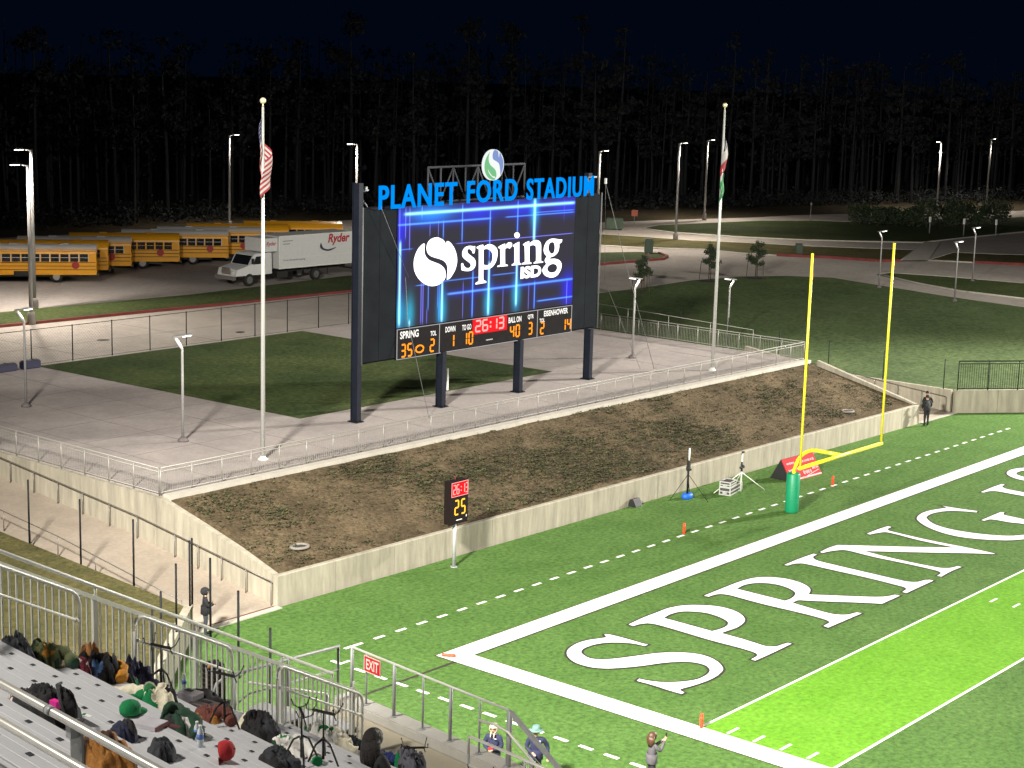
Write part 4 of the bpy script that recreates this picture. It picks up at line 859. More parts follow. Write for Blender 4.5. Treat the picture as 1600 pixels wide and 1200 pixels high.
m = MB(); m.prism([(0,-.22,0),(0,.22,0),(0,.12,.33),(0,-.05,.36)], (-.27,0,0), (.27,0,0)); c_ = m.build('cabinet', BLACKP, r)
m = MB(); m.prism([(0,-.225,.03),(0,-.06,.34),(0,-.07,.345),(0,-.235,.035)], (-.25,0,0), (.25,0,0)); m.build('grille', M('grille_grey', (.05,.05,.055), .7), r)
# A-frame banner
r = empty('banner_board', (30.85,6.0,0), R(-3)); tag(r, 'red A-frame sponsor board with white lettering behind the goalpost', 'banner')
m = MB(); m.prism([(0,-.62,0),(0,0,1.0),(0,.04,1.0),(0,-.56,0)], (-1.35,0,0), (1.35,0,0)); fr = m.build('front_panel', M('banner_red', (.42,.018,.025), .7, var=.15, spec=.1), r)
m = MB(); m.prism([(0,.62,0),(0,.05,1.0),(0,.01,1.0),(0,.56,0)], (-1.35,0,0), (1.35,0,0)); m.build('back_panel', BLACKP, r)
m = MB(); m.poly([(-1.36,-.57,.0),(-1.36,.55,.0),(-1.36,.02,.98)]); m.build('side_flap', BLACKP, r)
tl = Matrix.Translation((0,-.625,0)) @ Matrix.Rotation(math.atan2(1.0,.62),4,'X')
m = MB(); rq = random.Random(4)
for y0, hh, x0, x1 in ((.90,.12,-1.15,-.55),(.86,.13,-.1,1.2),(.56,.10,-1.2,1.1),(.30,.20,-.1,.55),(.42,.14,.75,1.25)):
    x = x0
    while x < x1:
        wd = rq.uniform(.03,.09); m.box((x+wd/2,y0,.008),(wd*.75,hh*rq.uniform(.6,1),.006)); x += wd*(1.9 if rq.random() < .18 else 1.05)
o = m.build('lettering', M('banner_text', (.66,.20,.20), .6), fr); o.matrix_basis = tl
m = MB(); m.box((0,.06,.006),(2.68,.07,.006)); m.box((.5,.16,.006),(1.5,.03,.006), rz=.16); o = m.build('white_stripe', M('banner_stripe', (.70,.26,.26), .6), fr); o.matrix_basis = tl
# small things on bank and plaza
for l, lb in (((1.45,10.1,bank_z(1.45,10.1)),'round concrete drain ring in the soil near the wall corner'),((41.9,9.4,bank_z(41.9,9.4)),'pale concrete drain slab in the soil near the two men')):
    r = empty('drain_cover', l); tag(r, lb, 'drain')
    m = MB(); m.tube([(.36*math.cos(a),.30*math.sin(a),.05) for a in [i*math.pi/8 for i in range(16)]], .06, 6, closed=True); m.build('ring', M('ring_grey', (.22,.20,.175), .85), r)
    m = MB(); m.lathe((0,0,.02), [(.3,0),(.28,.03)], 14); m.build('lid', M('iron_cover', (.05,.045,.04), .7), r)
r = empty('marker_stake', (23.53,22.68,ZP)); tag(r, 'thin white stake at the lawn edge beside a scoreboard column', 'stake')
m = MB(); m.box((0,0,.58),(.10,.06,1.16)); m.build('stake', WHITE, r)
for i, (x, d, lb) in enumerate(((9.6,(1.9,.5,.42),'long dark bundle on the plaza at the left edge'),(11.45,(1.1,.5,.46),'short dark bundle on the plaza beside a path lamp'))):
    r = empty('bundle', (x,42.0,ZP)); tag(r, lb, 'bundle')
    m = MB(); m.box((0,0,d[2]/2),d); bmesh.ops.bevel(m.bm, geom=m.bm.edges[:]+m.bm.verts[:], offset=.07, segments=2, affect='EDGES'); m.build('cover', M('tarp_navy', (.015,.015,.045), .6, var=.3), r)
    m = MB(); m.box((d[0]*.2,0,d[2]+.012),(.08,d[1]*.9,.02)); m.build('strap', BLACKP, r)
# roadside signs, bins, delineators
def sign(loc, label, c, h=2.1, s=.55, rz=0, kind='oct'):
    r = empty('road_sign', loc, rz); tag(r, label, 'sign')
    m = MB(); m.tube([(0,0,0),(0,0,h)], .035, 6); m.build('post', POLED, r)
    n = 8 if kind == 'oct' else 4
    pts = [(s/2*1.1*math.cos(a), -.04, h-.2+s/2*1.1*math.sin(a)) for a in [math.pi/n+i*2*math.pi/n for i in range(n)]]
    m = MB(); m.prism([(0,0,0)]*1+[(p[0]-pts[0][0],0,p[2]-pts[0][2]) for p in pts[1:]], (pts[0][0],-.06,pts[0][2]), (pts[0][0],-.03,pts[0][2])); m.build('plate', M('sign_'+label[:8], c, .5), r)
sign((117,79,Z2), 'small orange sign at the far roadside', (.35,.07,.03), 1.5, .9, rz=R(-50), kind='sq')
sign((65.3,47.5,Z2), 'dark backed sign seen from behind by the plaza road', (.05,.05,.05), 2.6, .5, rz=R(-50), kind='sq')
sign((71.3,44.3,Z2), 'brown sign post on the hill edge between the young trees', (.12,.06,.04), 2.8, .35, rz=R(-50), kind='sq')
sign((139,69,Z2), 'slim grey sign post on the grass island', (.2,.2,.2), 2.3, .3, rz=R(-50), kind='sq')
sign((201,52,Z2), 'red stop sign at the right edge of the road', (.30,.02,.02), 2.3, .9, rz=R(-60))
for x, y, lb, d in ((92.5,59.4,'green bag on the road verge, left of the lamp',(.8,.8,1.3)),(104.5,50.0,'grey drum by the verge behind the far flagpole',(.7,.7,.9)),(109.6,76.3,'low utility cabinet beside the far road',(1.9,1.0,1.2))):
    r = empty('utility_box', (x,y,Z2+.1)); tag(r, lb, 'box')
    m = MB(); m.box((0,0,d[2]/2),d,rz=R(-50)); bmesh.ops.bevel(m.bm, geom=m.bm.edges[:], offset=.08, segments=2, affect='EDGES'); m.build('body', M('cabinet_green', (.035,.06,.035), .6, var=.2), r)
    m = MB(); m.box((0,0,d[2]+.03),(d[0]*.92,d[1]*.92,.06),rz=R(-50)); m.build('lid', M('cabinet_lid', (.025,.04,.025), .6), r)
DL = [(136.5,52.2),(137.6,48.6),(140.0,45.9),(146.4,41.9),(150.2,39.8)]
for i, (x, y) in enumerate(DL):
    r = empty('delineator', (x,y,Z2+.1)); tag(r, 'thin white delineator post by the dark shrubs', 'post', 'white delineator posts')
    m = MB(); m.tube([(0,0,0),(0,0,1.9)], .07, 6); m.build('post', POLED, r)
    m = MB(); m.box((0,0,1.55),(.2,.2,.6)); m.build('reflector', WHITE, r)
# ------------------------------------------------------------------ school buses and truck
BUSY = M('bus_yellow', (.78,.36,.014), .35, var=.06); BUSW = M('bus_roof_white', (.62,.60,.58), .4, var=.05); BUSB = M('bus_black', (.015,.013,.012), .5)
REDS = M('stop_red', (.35,.02,.02), .5); CHROME = M('chrome', (.6,.6,.6), .2, .9, var=.05)
def wheel(parent, loc, r=.48, wd=.28):
    m = MB(); m.lathe((0,0,-wd/2), [(r*.7,0),(r*.97,.02),(r,.06),(r,wd-.06),(r*.97,wd-.02),(r*.7,wd)], 20); o = m.build('wheel', RUBBER, parent); o.location = loc; o.rotation_euler = (R(90),0,0)
    m = MB(); m.lathe((0,0,-wd/2-.01), [(r*.58,0),(r*.55,.03),(r*.2,.05),(.12,.0),(.12,wd+.02),(r*.2,wd-.03),(r*.55,wd-.01),(r*.58,wd+.02)], 16); m.build('rim', CHROME, o)
    return o
def make_bus(roof_white):
    """rear at x=0, front towards -x, near side -y; z=0 on the ground"""
    r = empty('school_bus'); L = 10.4; W = 1.22
    prof = [(0,-W,.62),(0,-W,2.25)]+[(0,-W*math.cos(a)*1.0,2.25+.62*math.sin(a)) for a in [R(12),R(30),R(50),R(70),R(90),R(110),R(130),R(150),R(168)]]+[(0,W,2.25),(0,W,.62)]
    m = MB(); m.mi = 0; m.prism(prof, (-8.6,0,0), (-.0,0,0))
    m.prism([(0,-1.05,.62),(0,-1.05,1.35),(0,-.8,1.62),(0,.8,1.62),(0,1.05,1.35),(0,1.05,.62)], (-10.2,0,0), (-8.61,0,0))
    m.prism([(0,-1.14,.9),(0,-1.1,2.3),(0,0,2.65),(0,1.1,2.3),(0,1.14,.9)], (-8.9,0,0), (-8.605,0,0))
    body = m.build('body', BUSY, r)
    m = MB(); rp = [(0,-W*math.cos(a)*.985,2.262+.625*math.sin(a)) for a in [R(20),R(35),R(50),R(70),R(90),R(110),R(130),R(145),R(160)]]
    m.prism(rp, (-8.9,0,0), (.015,0,0)); m.box((-2.4,0,2.90),(.6,.6,.05)); m.box((-6.2,0,2.90),(.6,.6,.05)); m.build('roof', BUSW if roof_white else BUSY, r)
    for k in range(11):
        x = -.62-k*.72
        if x < -8.3: break
        for sy in (-1,1):
            m = MB(); m.box((x-.30,sy*(W+.004),1.93),(.60,.02,.58)); wi = m.build('window', GLASSD, r)
            m = MB(); m.box((x-.30,sy*(W+.012),1.95),(.62,.014,.03)); m.box((x+.03,sy*(W+.012),1.93),(.05,.014,.62)); m.build('frame', BUSW if roof_white else BUSY, wi)
    m = MB()
    for sy in (-1,1):
        for z in (1.58,1.30,1.02): m.box((-4.3,sy*(W+.012),z),(8.5,.03,.045))
    m.build('rub_rail', BUSB, r)
    m = MB(); m.prism([(0,.30*math.cos(a),.30*math.sin(a)) for a in [R(22.5+45*i) for i in range(8)]], (0,0,0), (.03,0,0)); st_ = m.build('stop_sign', REDS, r); st_.location = (-1.55,-W-.035,1.36); st_.rotation_euler = (0,0,R(90))
    # rear face
    m = MB(); m.box((.012,0,1.45),(.03,.95,1.9)); dr = m.build('rear_door', BUSY, r)
    m = MB(); m.box((.03,0,2.0),(.02,.72,.55)); m.build('glass', GLASSD, dr)
    for y in (-.85,.85):
        m = MB(); m.box((.015,y,1.95),(.02,.44,.55)); m.build('rear_window', GLASSD, r)
        m = MB(); m.lathe((0,0,0), [(.09,0),(.09,.04)], 10); o = m.build('tail_lamp', REDS, r); o.location = (.0,y*1.1,1.25); o.rotation_euler = (0,R(90),0)
    m = MB(); m.box((.09,0,.62),(.16,2.36,.22)); m.box((-10.24,0,.62),(.14,2.2,.25)); m.build('bumper', BUSB, r)
    m = MB(); m.box((-8.86,0,2.0),(.03,1.9,.62)); m.build('windscreen', GLASSD, r)
    m = MB(); m.box((-5.2,0,.52),(7.6,1.7,.22)); m.box((-5.6,-W+.02,.74),(1.1,.06,.36)); m.build('chassis', BUSB, r)
    for x in (-3.0,-9.5):
        for sy in (-1,1): wheel(r, (x,sy*1.04,.48))
    return r
bw, by_ = make_bus(True), make_bus(False)
BP = [((38.7,73.1),1,'front-most school bus at the left edge, white roof, whole side showing'),
      ((41.3,75.1),0,'yellow-roofed school bus directly behind the front-most bus'),
      ((44.4,76.2),1,'white-roofed school bus third from the left, most of it hidden'),
      ((49.4,76.3),0,'yellow-roofed school bus with red stop sign showing, mid row'),
      ((54.6,76.2),1,'white-roofed school bus just left of the white truck cab'),
      ((58.6,76.5),1,'pale-roofed school bus partly behind the flagpole and truck cab'),
      ((62.6,77.4),0,'yellow-roofed school bus seen above the white truck box'),
      ((68.3,76.4),0,'last school bus on the right, next to the scoreboard column')]
used = set()
for (x, y), wr, lb in BP:
    src = bw if wr else by_
    o = src if wr not in used else copy_tree(src); used.add(wr)
    cx_, cy_ = x+1.22*.63, y+1.22*.78
    o.location = (cx_, cy_, Z2+.02); o.rotation_euler = (0,0,math.atan2(-.62,.785)); tag(o, lb, 'school bus', 'school buses parked in a slanted row')
t = empty('box_truck', (45.2,65.45,Z2+.02), R(-2)); tag(t, 'white box truck with a red lettered side parked beside the buses', 'truck')
TW = M('truck_white', (.66,.66,.65), .45, var=.05)
m = MB(); m.box((8.15,0,2.45),(7.9,2.5,2.55)); bx = m.build('cargo_box', TW, t)
m = MB()
for z in (1.2,3.71): m.box((8.15,-1.255,z),(7.92,.03,.09))
for x in (4.21,12.09): m.box((x,-1.255,2.45),(.08,.03,2.5))
m.box((8.15,-1.256,2.0),(7.7,.012,.02)); m.build('trim', ALUR, bx)
m = MB(); m.box((3.45,0,3.1),(1.4,2.3,1.05)); m.prism([(2.78,-1.1,2.6),(2.95,-1.1,3.6),(2.95,1.1,3.6),(2.78,1.1,2.6)], (-.0,0,0), (.01,0,0)); m.build('wind_deflector', TW, t)
m = MB()
side = [(0,.85),(.15,1.35),(1.3,1.62),(1.75,2.38),(1.95,2.5),(3.55,2.5),(3.6,.85)]
m.prism([(x,0,z) for x, z in side], (0,-1.12,0), (0,1.12,0)); cab = m.build('cab', TW, t)
m = MB(); m.prism([(1.32,0,1.66),(1.74,0,2.34),(1.76,0,2.34),(1.34,0,1.66)], (-.03,-.98,0), (-.03,.98,0)); m.build('windscreen', GLASSD, cab)
for sy in (-1,1):
    m = MB(); m.prism([(1.75,0,1.68),(2.0,0,2.28),(2.85,0,2.28),(2.9,0,1.68)], (0,sy*1.115,0), (0,sy*1.13,0)); dd = m.build('side_window', GLASSD, cab)
    m = MB(); m.box((1.55,sy*1.3,1.95),(.12,.2,.42)); m.build('mirror', BLACKP, cab)
    m = MB(); m.box((-.02,sy*.78,1.12),(.08,.3,.22)); m.build('headlight', M('headlight_glass', (.7,.7,.7), .1), cab)
m = MB(); m.box((-.03,0,1.2),(.08,1.0,.5)); m.box((-.12,0,.72),(.22,2.3,.3)); m.build('grille', CHROME, cab)
m = MB(); m.box((7.6,0,.92),(8.6,.9,.24)); m.box((4.6,-.95,.72),(1.1,.5,.5)); m.box((12.4,0,.7),(.4,2.3,.14)); m.box((9.4,-1.1,.65),(.06,.04,.5)); m.tube([(12.2,-1.0,1.1),(12.6,-1.0,.6),(12.6,1.0,.6)], .05, 6); m.build('chassis', BUSB, t)
for x, ys_ in ((1.35,(-1.0,1.0)),(7.9+.25,(-1.02,1.02))):
    for y in ys_: wheel(t, (x,y,.5), .5, .3)
RYD = M('lettering_red', (.42,.02,.03), .6); DKB = M('lettering_dark', (.03,.03,.06), .6)
o = mesh_obj('side_lettering', text('Ryder', 2.35, .95, offset=.03, shear=.25), RYD, bx); o.matrix_basis = facing(9.3,-1.262,2.72)
sw = [(8.55,2.95),(8.45,2.62),(8.75,2.36),(9.4,2.24),(9.95,2.38),(10.2,2.5),(9.9,2.46),(9.3,2.38),(8.85,2.5),(8.65,2.75)]
o = mesh_obj('swoosh', shape([sw]), DKB, bx); o.matrix_basis = facing(0,-1.264,.05)
o = mesh_obj('caption', text('Truck Rental & Leasing', 2.3, .16, offset=.005), DKB, bx); o.matrix_basis = facing(4.6,-1.262,1.72)
m = MB()
for zz, wd in ((3.33,1.0),(3.10,.7)): m.box((4.6+wd/2,-1.261,zz),(wd,.006,.06))
m.build('small_print', M('print_grey', (.2,.2,.22), .6), bx)
o = mesh_obj('cab_lettering', text('Ryder', 1.0, .4, offset=.02, shear=.25), RYD, t); o.matrix_basis = facing(3.0,-1.16,2.95)

# ------------------------------------------------------------------ trees
LEAFD = [M('leaf_dark', (.020,.036,.016), .7, var=.3), M('leaf_mid', (.032,.055,.020), .7, var=.3), M('leaf_olive', (.034,.042,.018), .7, var=.3)]
BARK = M('bark', (.085,.065,.048), .9, var=.3, scale=6, stretch=(4,4,.6)); BARKP = M('bark_pine', (.016,.016,.019), .9, var=.35, scale=5, stretch=(4,4,.5))
def leaves(m, rnd, c, rad, n, s, flat=.8):
    for _ in range(n):
        d = Vector((rnd.gauss(0,1), rnd.gauss(0,1), rnd.gauss(0,1)*flat)).normalized()*(rnd.random()**.45)
        p = Vector(c)+Vector((d.x*rad[0], d.y*rad[1], d.z*rad[2]))
        a = Vector((rnd.gauss(0,1), rnd.gauss(0,1), rnd.gauss(0,1))).normalized(); b = a.cross(Vector((rnd.gauss(0,1), rnd.gauss(0,1), rnd.gauss(0,1)))).normalized()
        k = s*rnd.uniform(.6,1.4); m.mi = rnd.choice((0,0,1,1,2)); m.poly([p-a*k, p-b*k*.55, p+a*k, p+b*k*.55])
def young_tree(loc, h, label, seed):
    rnd = random.Random(seed); r = empty('young_tree', loc); tag(r, label, 'tree')
    m = MB(); m.tube([(0,0,0),(.02,.01,h*.4),(.0,.03,h*.95)], [.06,.045,.012], 7)
    ends = []
    for k in range(13):
        z = h*(.30+.045*k+rnd.uniform(-.02,.02)); a = rnd.uniform(0,6.3); l = h*rnd.uniform(.13,.27)*(1.15-.055*k)
        e = (math.cos(a)*l, math.sin(a)*l, z+l*.55); m.tube([(0,0,z),(e[0]*.5,e[1]*.5,z+l*.2),e], [.022,.014,.005], 5); ends.append(e)
    m.build('trunk', BARK, r)
    m = MB()
    for e in ends: leaves(m, rnd, e, (.30,.30,.30), 95, .075); leaves(m, rnd, (e[0]*.55,e[1]*.55,e[2]-.1), (.28,.28,.25), 60, .075)
    leaves(m, rnd, (0,0,h*.95), (.15,.15,.35), 60, .07)
    m.build('crown', LEAFD, r)
    for k, a in enumerate((.4,2.5,4.6)):
        m = MB(); m.tube([(math.cos(a)*.85, math.sin(a)*.85, 0),(math.cos(a)*.72, math.sin(a)*.72, 1.75)], .035, 6); m.build('stake', BARK, r)
    m = MB(); m.lathe((0,0,0), [(1.15,.0),(.9,.05),(.3,.07)], 16); m.build('mulch_ring', M('mulch', (.02,.015,.012), .95), r)
young_tree((68.2,42.6,2.12), 3.0, 'young staked tree beside the right scoreboard edge, nearest of three', 11)
young_tree((79.2,43.6,2.15), 3.25, 'young staked tree left of the far flagpole, by the curved road', 12)
young_tree((84.3,42.2,2.15), 3.2, 'young staked tree right of the far flagpole', 13)
rnd = random.Random(21)
SHL = ['dark bushy shrub at the left end of the row by the far road','narrow dark shrub next to the left end of the row','dark shrub just left of the low blackish mass','wide low blackish shrub mass in the row','dark upright shrub right of the blackish mass','tall pale-tipped shrub near the row centre','broad olive shrub under the left far lamp pole','broad olive shrub under the right far lamp pole','low dark shrub among the white delineators','bushy shrub at the right end of the row']
for i, (x, y) in enumerate(B_shrubs):
    r = empty('shrub', (x+1.5,y+1,Z2+.1), rnd.uniform(0,6)); tag(r, SHL[i], 'shrub', 'dark shrubs by the far road')
    hh = (2.7,2.4,2.6,2.2,2.4,3.4,3.2,3.5,2.7,3.2)[i]; ww = (1.6,.9,1.1,2.1,1.3,1.6,1.9,1.8,1.5,2.0)[i]
    m = MB(); stems = []
    for k in range(6):
        a = k*1.05+rnd.random(); e = (math.cos(a)*ww*.55, math.sin(a)*ww*.55, hh*rnd.uniform(.5,.85)); m.tube([(0,0,0),(e[0]*.4,e[1]*.4,e[2]*.5),e], [.05,.03,.012], 5); stems.append(e)
    m.build('stem', BARK, r)
    m = MB()
    for e in stems: leaves(m, rnd, (e[0],e[1],e[2]*.95), (ww*.5,ww*.5,hh*.28), 170, .13); leaves(m, rnd, (e[0]*.8,e[1]*.8,e[2]*.5), (ww*.5,ww*.5,hh*.3), 110, .13)
    m.build('foliage', LEAFD, r)
# the wood behind: pines at its edge, the rest one dark mass
NEEDLE = [M('needle_dark', (.004,.007,.008), .8, var=.3), M('needle_mid', (.006,.009,.009), .8, var=.3), M('needle_warm', (.008,.009,.009), .8, var=.3)]
def make_pine(seed, h):
    rnd = random.Random(seed); r = empty('pine_tree')
    lean = rnd.uniform(-.5,.5)
    m = MB(); m.tube([(0,0,0),(lean*.3,.1,h*.35),(lean,.0,h*.7),(lean*1.1,.0,h*.98)], [.22,.18,.12,.03], 8)
    br = []
    for k in range(16):
        z = h*rnd.uniform(.42,.97); a = rnd.uniform(0,6.3); l = rnd.uniform(.8,2.6)*(1.25-z/h); e = (lean*z/h+math.cos(a)*l, math.sin(a)*l, z+l*.25)
        m.tube([(lean*z/h,0,z),e], [.05,.015], 5); br.append(e)
    m.build('trunk', BARKP, r)
    m = MB()
    for e in br: leaves(m, rnd, e, (.95,.95,.6), 34, .26)
    m.build('crown', NEEDLE, r); return r
protos = [make_pine(31,17), make_pine(32,20), make_pine(33,14), make_pine(34,18)]
rnd = random.Random(77); fe = B_forestedge; cum = [0]
for a, b in zip(fe, fe[1:]): cum.append(cum[-1]+math.hypot(b[0]-a[0], b[1]-a[1]))
def on_edge(d, back):
    for i in range(len(fe)-1):
        if d <= cum[i+1]:
            t = (d-cum[i])/(cum[i+1]-cum[i]); x = fe[i][0]+(fe[i+1][0]-fe[i][0])*t; y = fe[i][1]+(fe[i+1][1]-fe[i][1])*t
            v = Vector((x-CAM.x, y-CAM.y)).normalized(); return x+v.x*back, y+v.y*back
    return fe[-1]
NP = 58
for i in range(NP):
    d = cum[-1]*(i+rnd.uniform(.1,.9))/NP; x, y = on_edge(d, rnd.uniform(0,16))
    o = protos[i] if i < 4 else copy_tree(protos[rnd.randrange(4)])
    s_ = rnd.uniform(.8,1.25); o.location = (x, y, Z2-.05); o.rotation_euler = (0,0,rnd.uniform(0,6.3)); o.scale = (s_, s_, s_*rnd.uniform(.9,1.15))
    tag(o, 'slender pine at the edge of the dark wood, barely lit', 'tree', 'pines along the edge of the dark wood')
m = MB()
for i in range(620):
    d = rnd.uniform(-25, cum[-1]+20); dd = min(max(d, 0), cum[-1]-.01); x, y = on_edge(dd, rnd.uniform(8,75)); x += (d-dd)*.7; y -= (d-dd)*.7
    h = rnd.uniform(10,21); m.mi = 3; m.tube([(x,y,Z2),(x+rnd.uniform(-.6,.6),y,Z2+h)], [.2,.05], 5, cap=False)
    for k in range(8): leaves(m, rnd, (x+rnd.uniform(-1.4,1.4), y+rnd.uniform(-1.4,1.4), Z2+h*rnd.uniform(.35,1)), (1.2,1.2,.8), 9, .34)
for i in range(700):
    x, y = on_edge(rnd.uniform(0,cum[-1]), rnd.uniform(-2,14)); h = rnd.uniform(.6,2.6); leaves(m, rnd, (x,y,Z2+h*.4), (1.1,1.1,h*.6), 30, .2)
tag(m.build('forest', NEEDLE+[BARKP]), kind='stuff')
# ------------------------------------------------------------------ the seating (n: downhill, v: along the rows, z: from eye level)
SA = R(5.5); VV = Vector((math.sin(SA), math.cos(SA), 0)); NV = Vector((math.cos(SA), -math.sin(SA), 0))
def ST(n, v, z): return CAM+NV*n+VV*v+Vector((0,0,z))
SM = Matrix(((NV.x,VV.x,0,CAM.x),(NV.y,VV.y,0,CAM.y),(0,0,1,CAM.z),(0,0,0,1)))      # stand frame: x=n, y=v
SRZ = -SA
rown = lambda k: 8.59+.844*k
rowz = lambda k: -6.35-.466*k
plane = lambda n: -6.35-(n-8.59)*.552
V0 = -4.0
ve = lambda n: 20.01+.36*(n-16.62)      # the section's end runs slightly askew
vr = lambda n: ve(n)+.12
PLATE = M('number_plate', (.04,.04,.05), .5)
ORD = ['first','second','third','fourth','fifth','sixth','seventh','eighth','ninth','tenth','eleventh','twelfth','thirteenth','fourteenth','fifteenth','sixteenth','seventeenth']
def sthing(name, n, v, z, label, cat, group=None, rz=0):
    o = empty(name, ST(n,v,z), SRZ+rz); tag(o, label, cat, group); return o
for k in range(9, -8, -1):
    nk, zk = rown(k), rowz(k)
    r = sthing('bleacher_row', nk, V0, zk, ORD[9-k]+' aluminium bleacher row up from the tan front walkway', 'bleacher', 'aluminium bleacher rows')
    L = ve(nk+.2)-V0
    for i, (a, b) in enumerate(((-.725,-.450),(-.440,-.165),(-.155,.12))):
        m = MB(); w_ = (b-a); prof = [(a,0,-.045)]
        for q in range(3):
            x0 = a+w_*q/3; x1 = a+w_*(q+1)/3
            prof += [(x0+.003,0,-.003),(x0+.007,0,0),(x1-.007,0,0),(x1-.003,0,-.003)]
        prof += [(b,0,-.045)]
        m.prism(prof[::-1], (0,0,0), (0,L,0)); m.build('seat_plank' if i == 2 else 'foot_plank', ALU, r)
    m = MB(); m.box((.108,L/2,-.27),(.012,L,.44)); m.build('riser', ALU, r)
    m = MB()
    for j in range(int(L/.4572)): m.box((.0,.15+j*.4572+.13*(k % 3),.003),(.036,.062,.006))
    m.build('number_plates', PLATE, r)
m = MB(); A = [(2.2,plane(2.2)-.55),(15.0,plane(15.0)-.55),(15.0,-22),(2.2,-22)]
r = sthing('stand_base', 0, 0, 0, 'grey side panels closing the stand below the end railing', 'panel')
for i in range(13):
    n0, n1 = 2.4+i*1.045, 2.4+(i+1)*1.045-.02
    m = MB(); m.poly([(n0,ve(n0)+.03,plane(n0)),(n1,ve(n1)+.03,plane(n1)),(n1,ve(n1)+.03,plane(n1)-.75),(n0,ve(n0)+.03,plane(n0)-.75)])
    m.poly([(n0,ve(n0)+.06,plane(n0)),(n1,ve(n1)+.06,plane(n1)),(n1,ve(n1)+.06,plane(n1)-.75),(n0,ve(n0)+.06,plane(n0)-.75)]); m.build('panel', M('panel_grey', (.27,.275,.285), .5, .3), r)
# end railing with balusters
er = sthing('end_railing', 0, 0, 0, 'pale aluminium railing with upright bars down the end of the stand', 'railing')
na, nb = 5.6, 16.62
m = MB(); m.tube([(n,vr(n),plane(n)+1.07) for n in (na,15.85)], .024, 8); m.build('top_rail', ALUR, er)
m = MB(); m.prism([(0,-.02,-.03),(0,.02,-.03),(0,.02,.03),(0,-.02,.03)], (na,vr(na),plane(na)+.92), (nb,vr(nb),plane(nb)+.92)); m.build('panel_rail', ALUR, er)
m = MB(); m.prism([(0,-.02,-.025),(0,.02,-.025),(0,.02,.025),(0,-.02,.025)], (na,vr(na),plane(na)-.02), (nb,vr(nb),plane(nb)-.02)); m.build('bottom_rail', ALUR, er)
n = na+.05
k = 0
while n < nb and k < 98:
    m = MB(); m.box((n,vr(n),plane(n)+.45),(.021,.021,.94)); m.build('baluster', ALUR, er); n += .115; k += 1
for n in (7.0,8.8,10.63,12.58,14.53,16.45):
    m = MB(); m.box((n,vr(n)+.03,plane(n)+.35),(.05,.075,1.2)); m.tube([(n,vr(n),plane(n)+.9),(n,vr(n),plane(n)+1.07)], .018, 6); m.build('post', ALUR, er)
m = MB(); m.tube([(15.85,vr(15.85),plane(15.85)+1.07),(15.85,vr(15.85),plane(15.85)+.9)], .02, 6); m.build('end_cap', ALUR, er)
for a, b, lb in ((7.4,10.29,'rounded grab rail on the end railing, cut off by the left edge'),(11.27,13.27,'rounded grab rail in the middle of the end railing'),(14.33,16.62,'rounded grab rail at the foot of the end railing by the walkway')):
    g_ = sthing('grab_rail', (a+b)/2, vr((a+b)/2)-.08, plane((a+b)/2), lb, 'handrail'); c0 = (a+b)/2; zc = plane(c0)
    P = lambda n, h: (n-c0, .36*(n-c0), plane(n)+h-zc)
    m = MB(); m.tube([P(a,-.02),P(a,.66)]+[P(a+.17*(1-math.cos(t)), .70+.20*math.sin(t)) for t in (R(20),R(45),R(70),R(90))]+[P(b-.12,.90),P(b-.04,.87),P(b,.78),P(b,-.05)], .023, 8); m.build('loop', ALUR, g_)
    m = MB(); m.tube([P(a,.56),P(b,.56)], .017, 8); m.ball(P(a+.06,.56), .03, 8, 5); m.ball(P(b-.06,.56), .03, 8, 5); m.build('middle_rail', ALUR, g_)
W8 = 1.08                      # the walkway block is scaled up about the camera position by this factor
def big(m, *a, **k):
    for v_ in m.bm.verts: v_.co *= W8
    return m.build(*a, **k)
# front walkway
fl = MB(); fl.box((15.70,9.0,-10.23),(1.32,22.8,.26)); o = big(fl, 'front_walkway', FLOORT, None, SM); o['kind'] = 'structure'
cb = MB(); cb.box((16.50,9.0,-10.13),(.30,22.8,.40)); cb.box((16.345,9.0,-10.02),(.02,22.8,.12)); o = big(cb, 'walkway_kerb', M('kerb_pale', (.50,.48,.44), .7, var=.08), None, SM); o['kind'] = 'structure'
fc = MB(); fc.box((16.5,9.0,-15.0),(.24,22.6,9.3)); o = big(fc, 'stand_front', WALLC, None, SM); o['kind'] = 'structure'
wr = sthing('walkway_railing', 0, 0, 0, 'thin grey cable railing with the red EXIT plate along the front walkway', 'railing'); NR = 16.48; ZT, ZB = -9.08, -9.93
m = MB(); m.tube([(NR,20.2,ZT),(NR,16.58,ZT)], .019, 8); big(m, 'top_rail', ALUR, wr)
for i, v_ in enumerate((20.15,19.79,19.12,18.45,17.83,17.2,16.6)):
    m = MB(); m.tube([(NR,v_,ZB),(NR,v_,ZT)], .027 if i % 2 == 0 else .016, 8); m.lathe((NR,v_,ZB), [(.055,0),(.055,.012)], 8); big(m, 'post', GALV, wr)
m = MB()
for i in range(7): m.tube([(NR,20.1,ZB+.12+i*.10),(NR,16.6,ZB+.12+i*.10)], .0018, 4)
big(m, 'cables', GALV, wr)
ex_ = MB(); ex_.box((NR-.04,19.60,ZT-.155),(.012,.40,.265)); sg = big(ex_, 'exit_sign', M('exit_red', (.70,.02,.03), .4, var=.03), wr)
me = text('EXIT', .30*W8, .17*W8, offset=.022); o = mesh_obj('lettering', me, M('exit_white', (.85,.80,.70), .5), sg)
o.matrix_basis = Matrix(((0,0,-1,(NR-.0475)*W8),(-1,0,0,19.75*W8),(0,1,0,(ZT-.24)*W8),(0,0,0,1)))
m = MB()
for dz in (-.126,.126): m.box((NR-.047,19.60,ZT-.155+dz),(.004,.40,.012))
for dv in (-.194,.194): m.box((NR-.047,19.60+dv,ZT-.155),(.004,.012,.24))
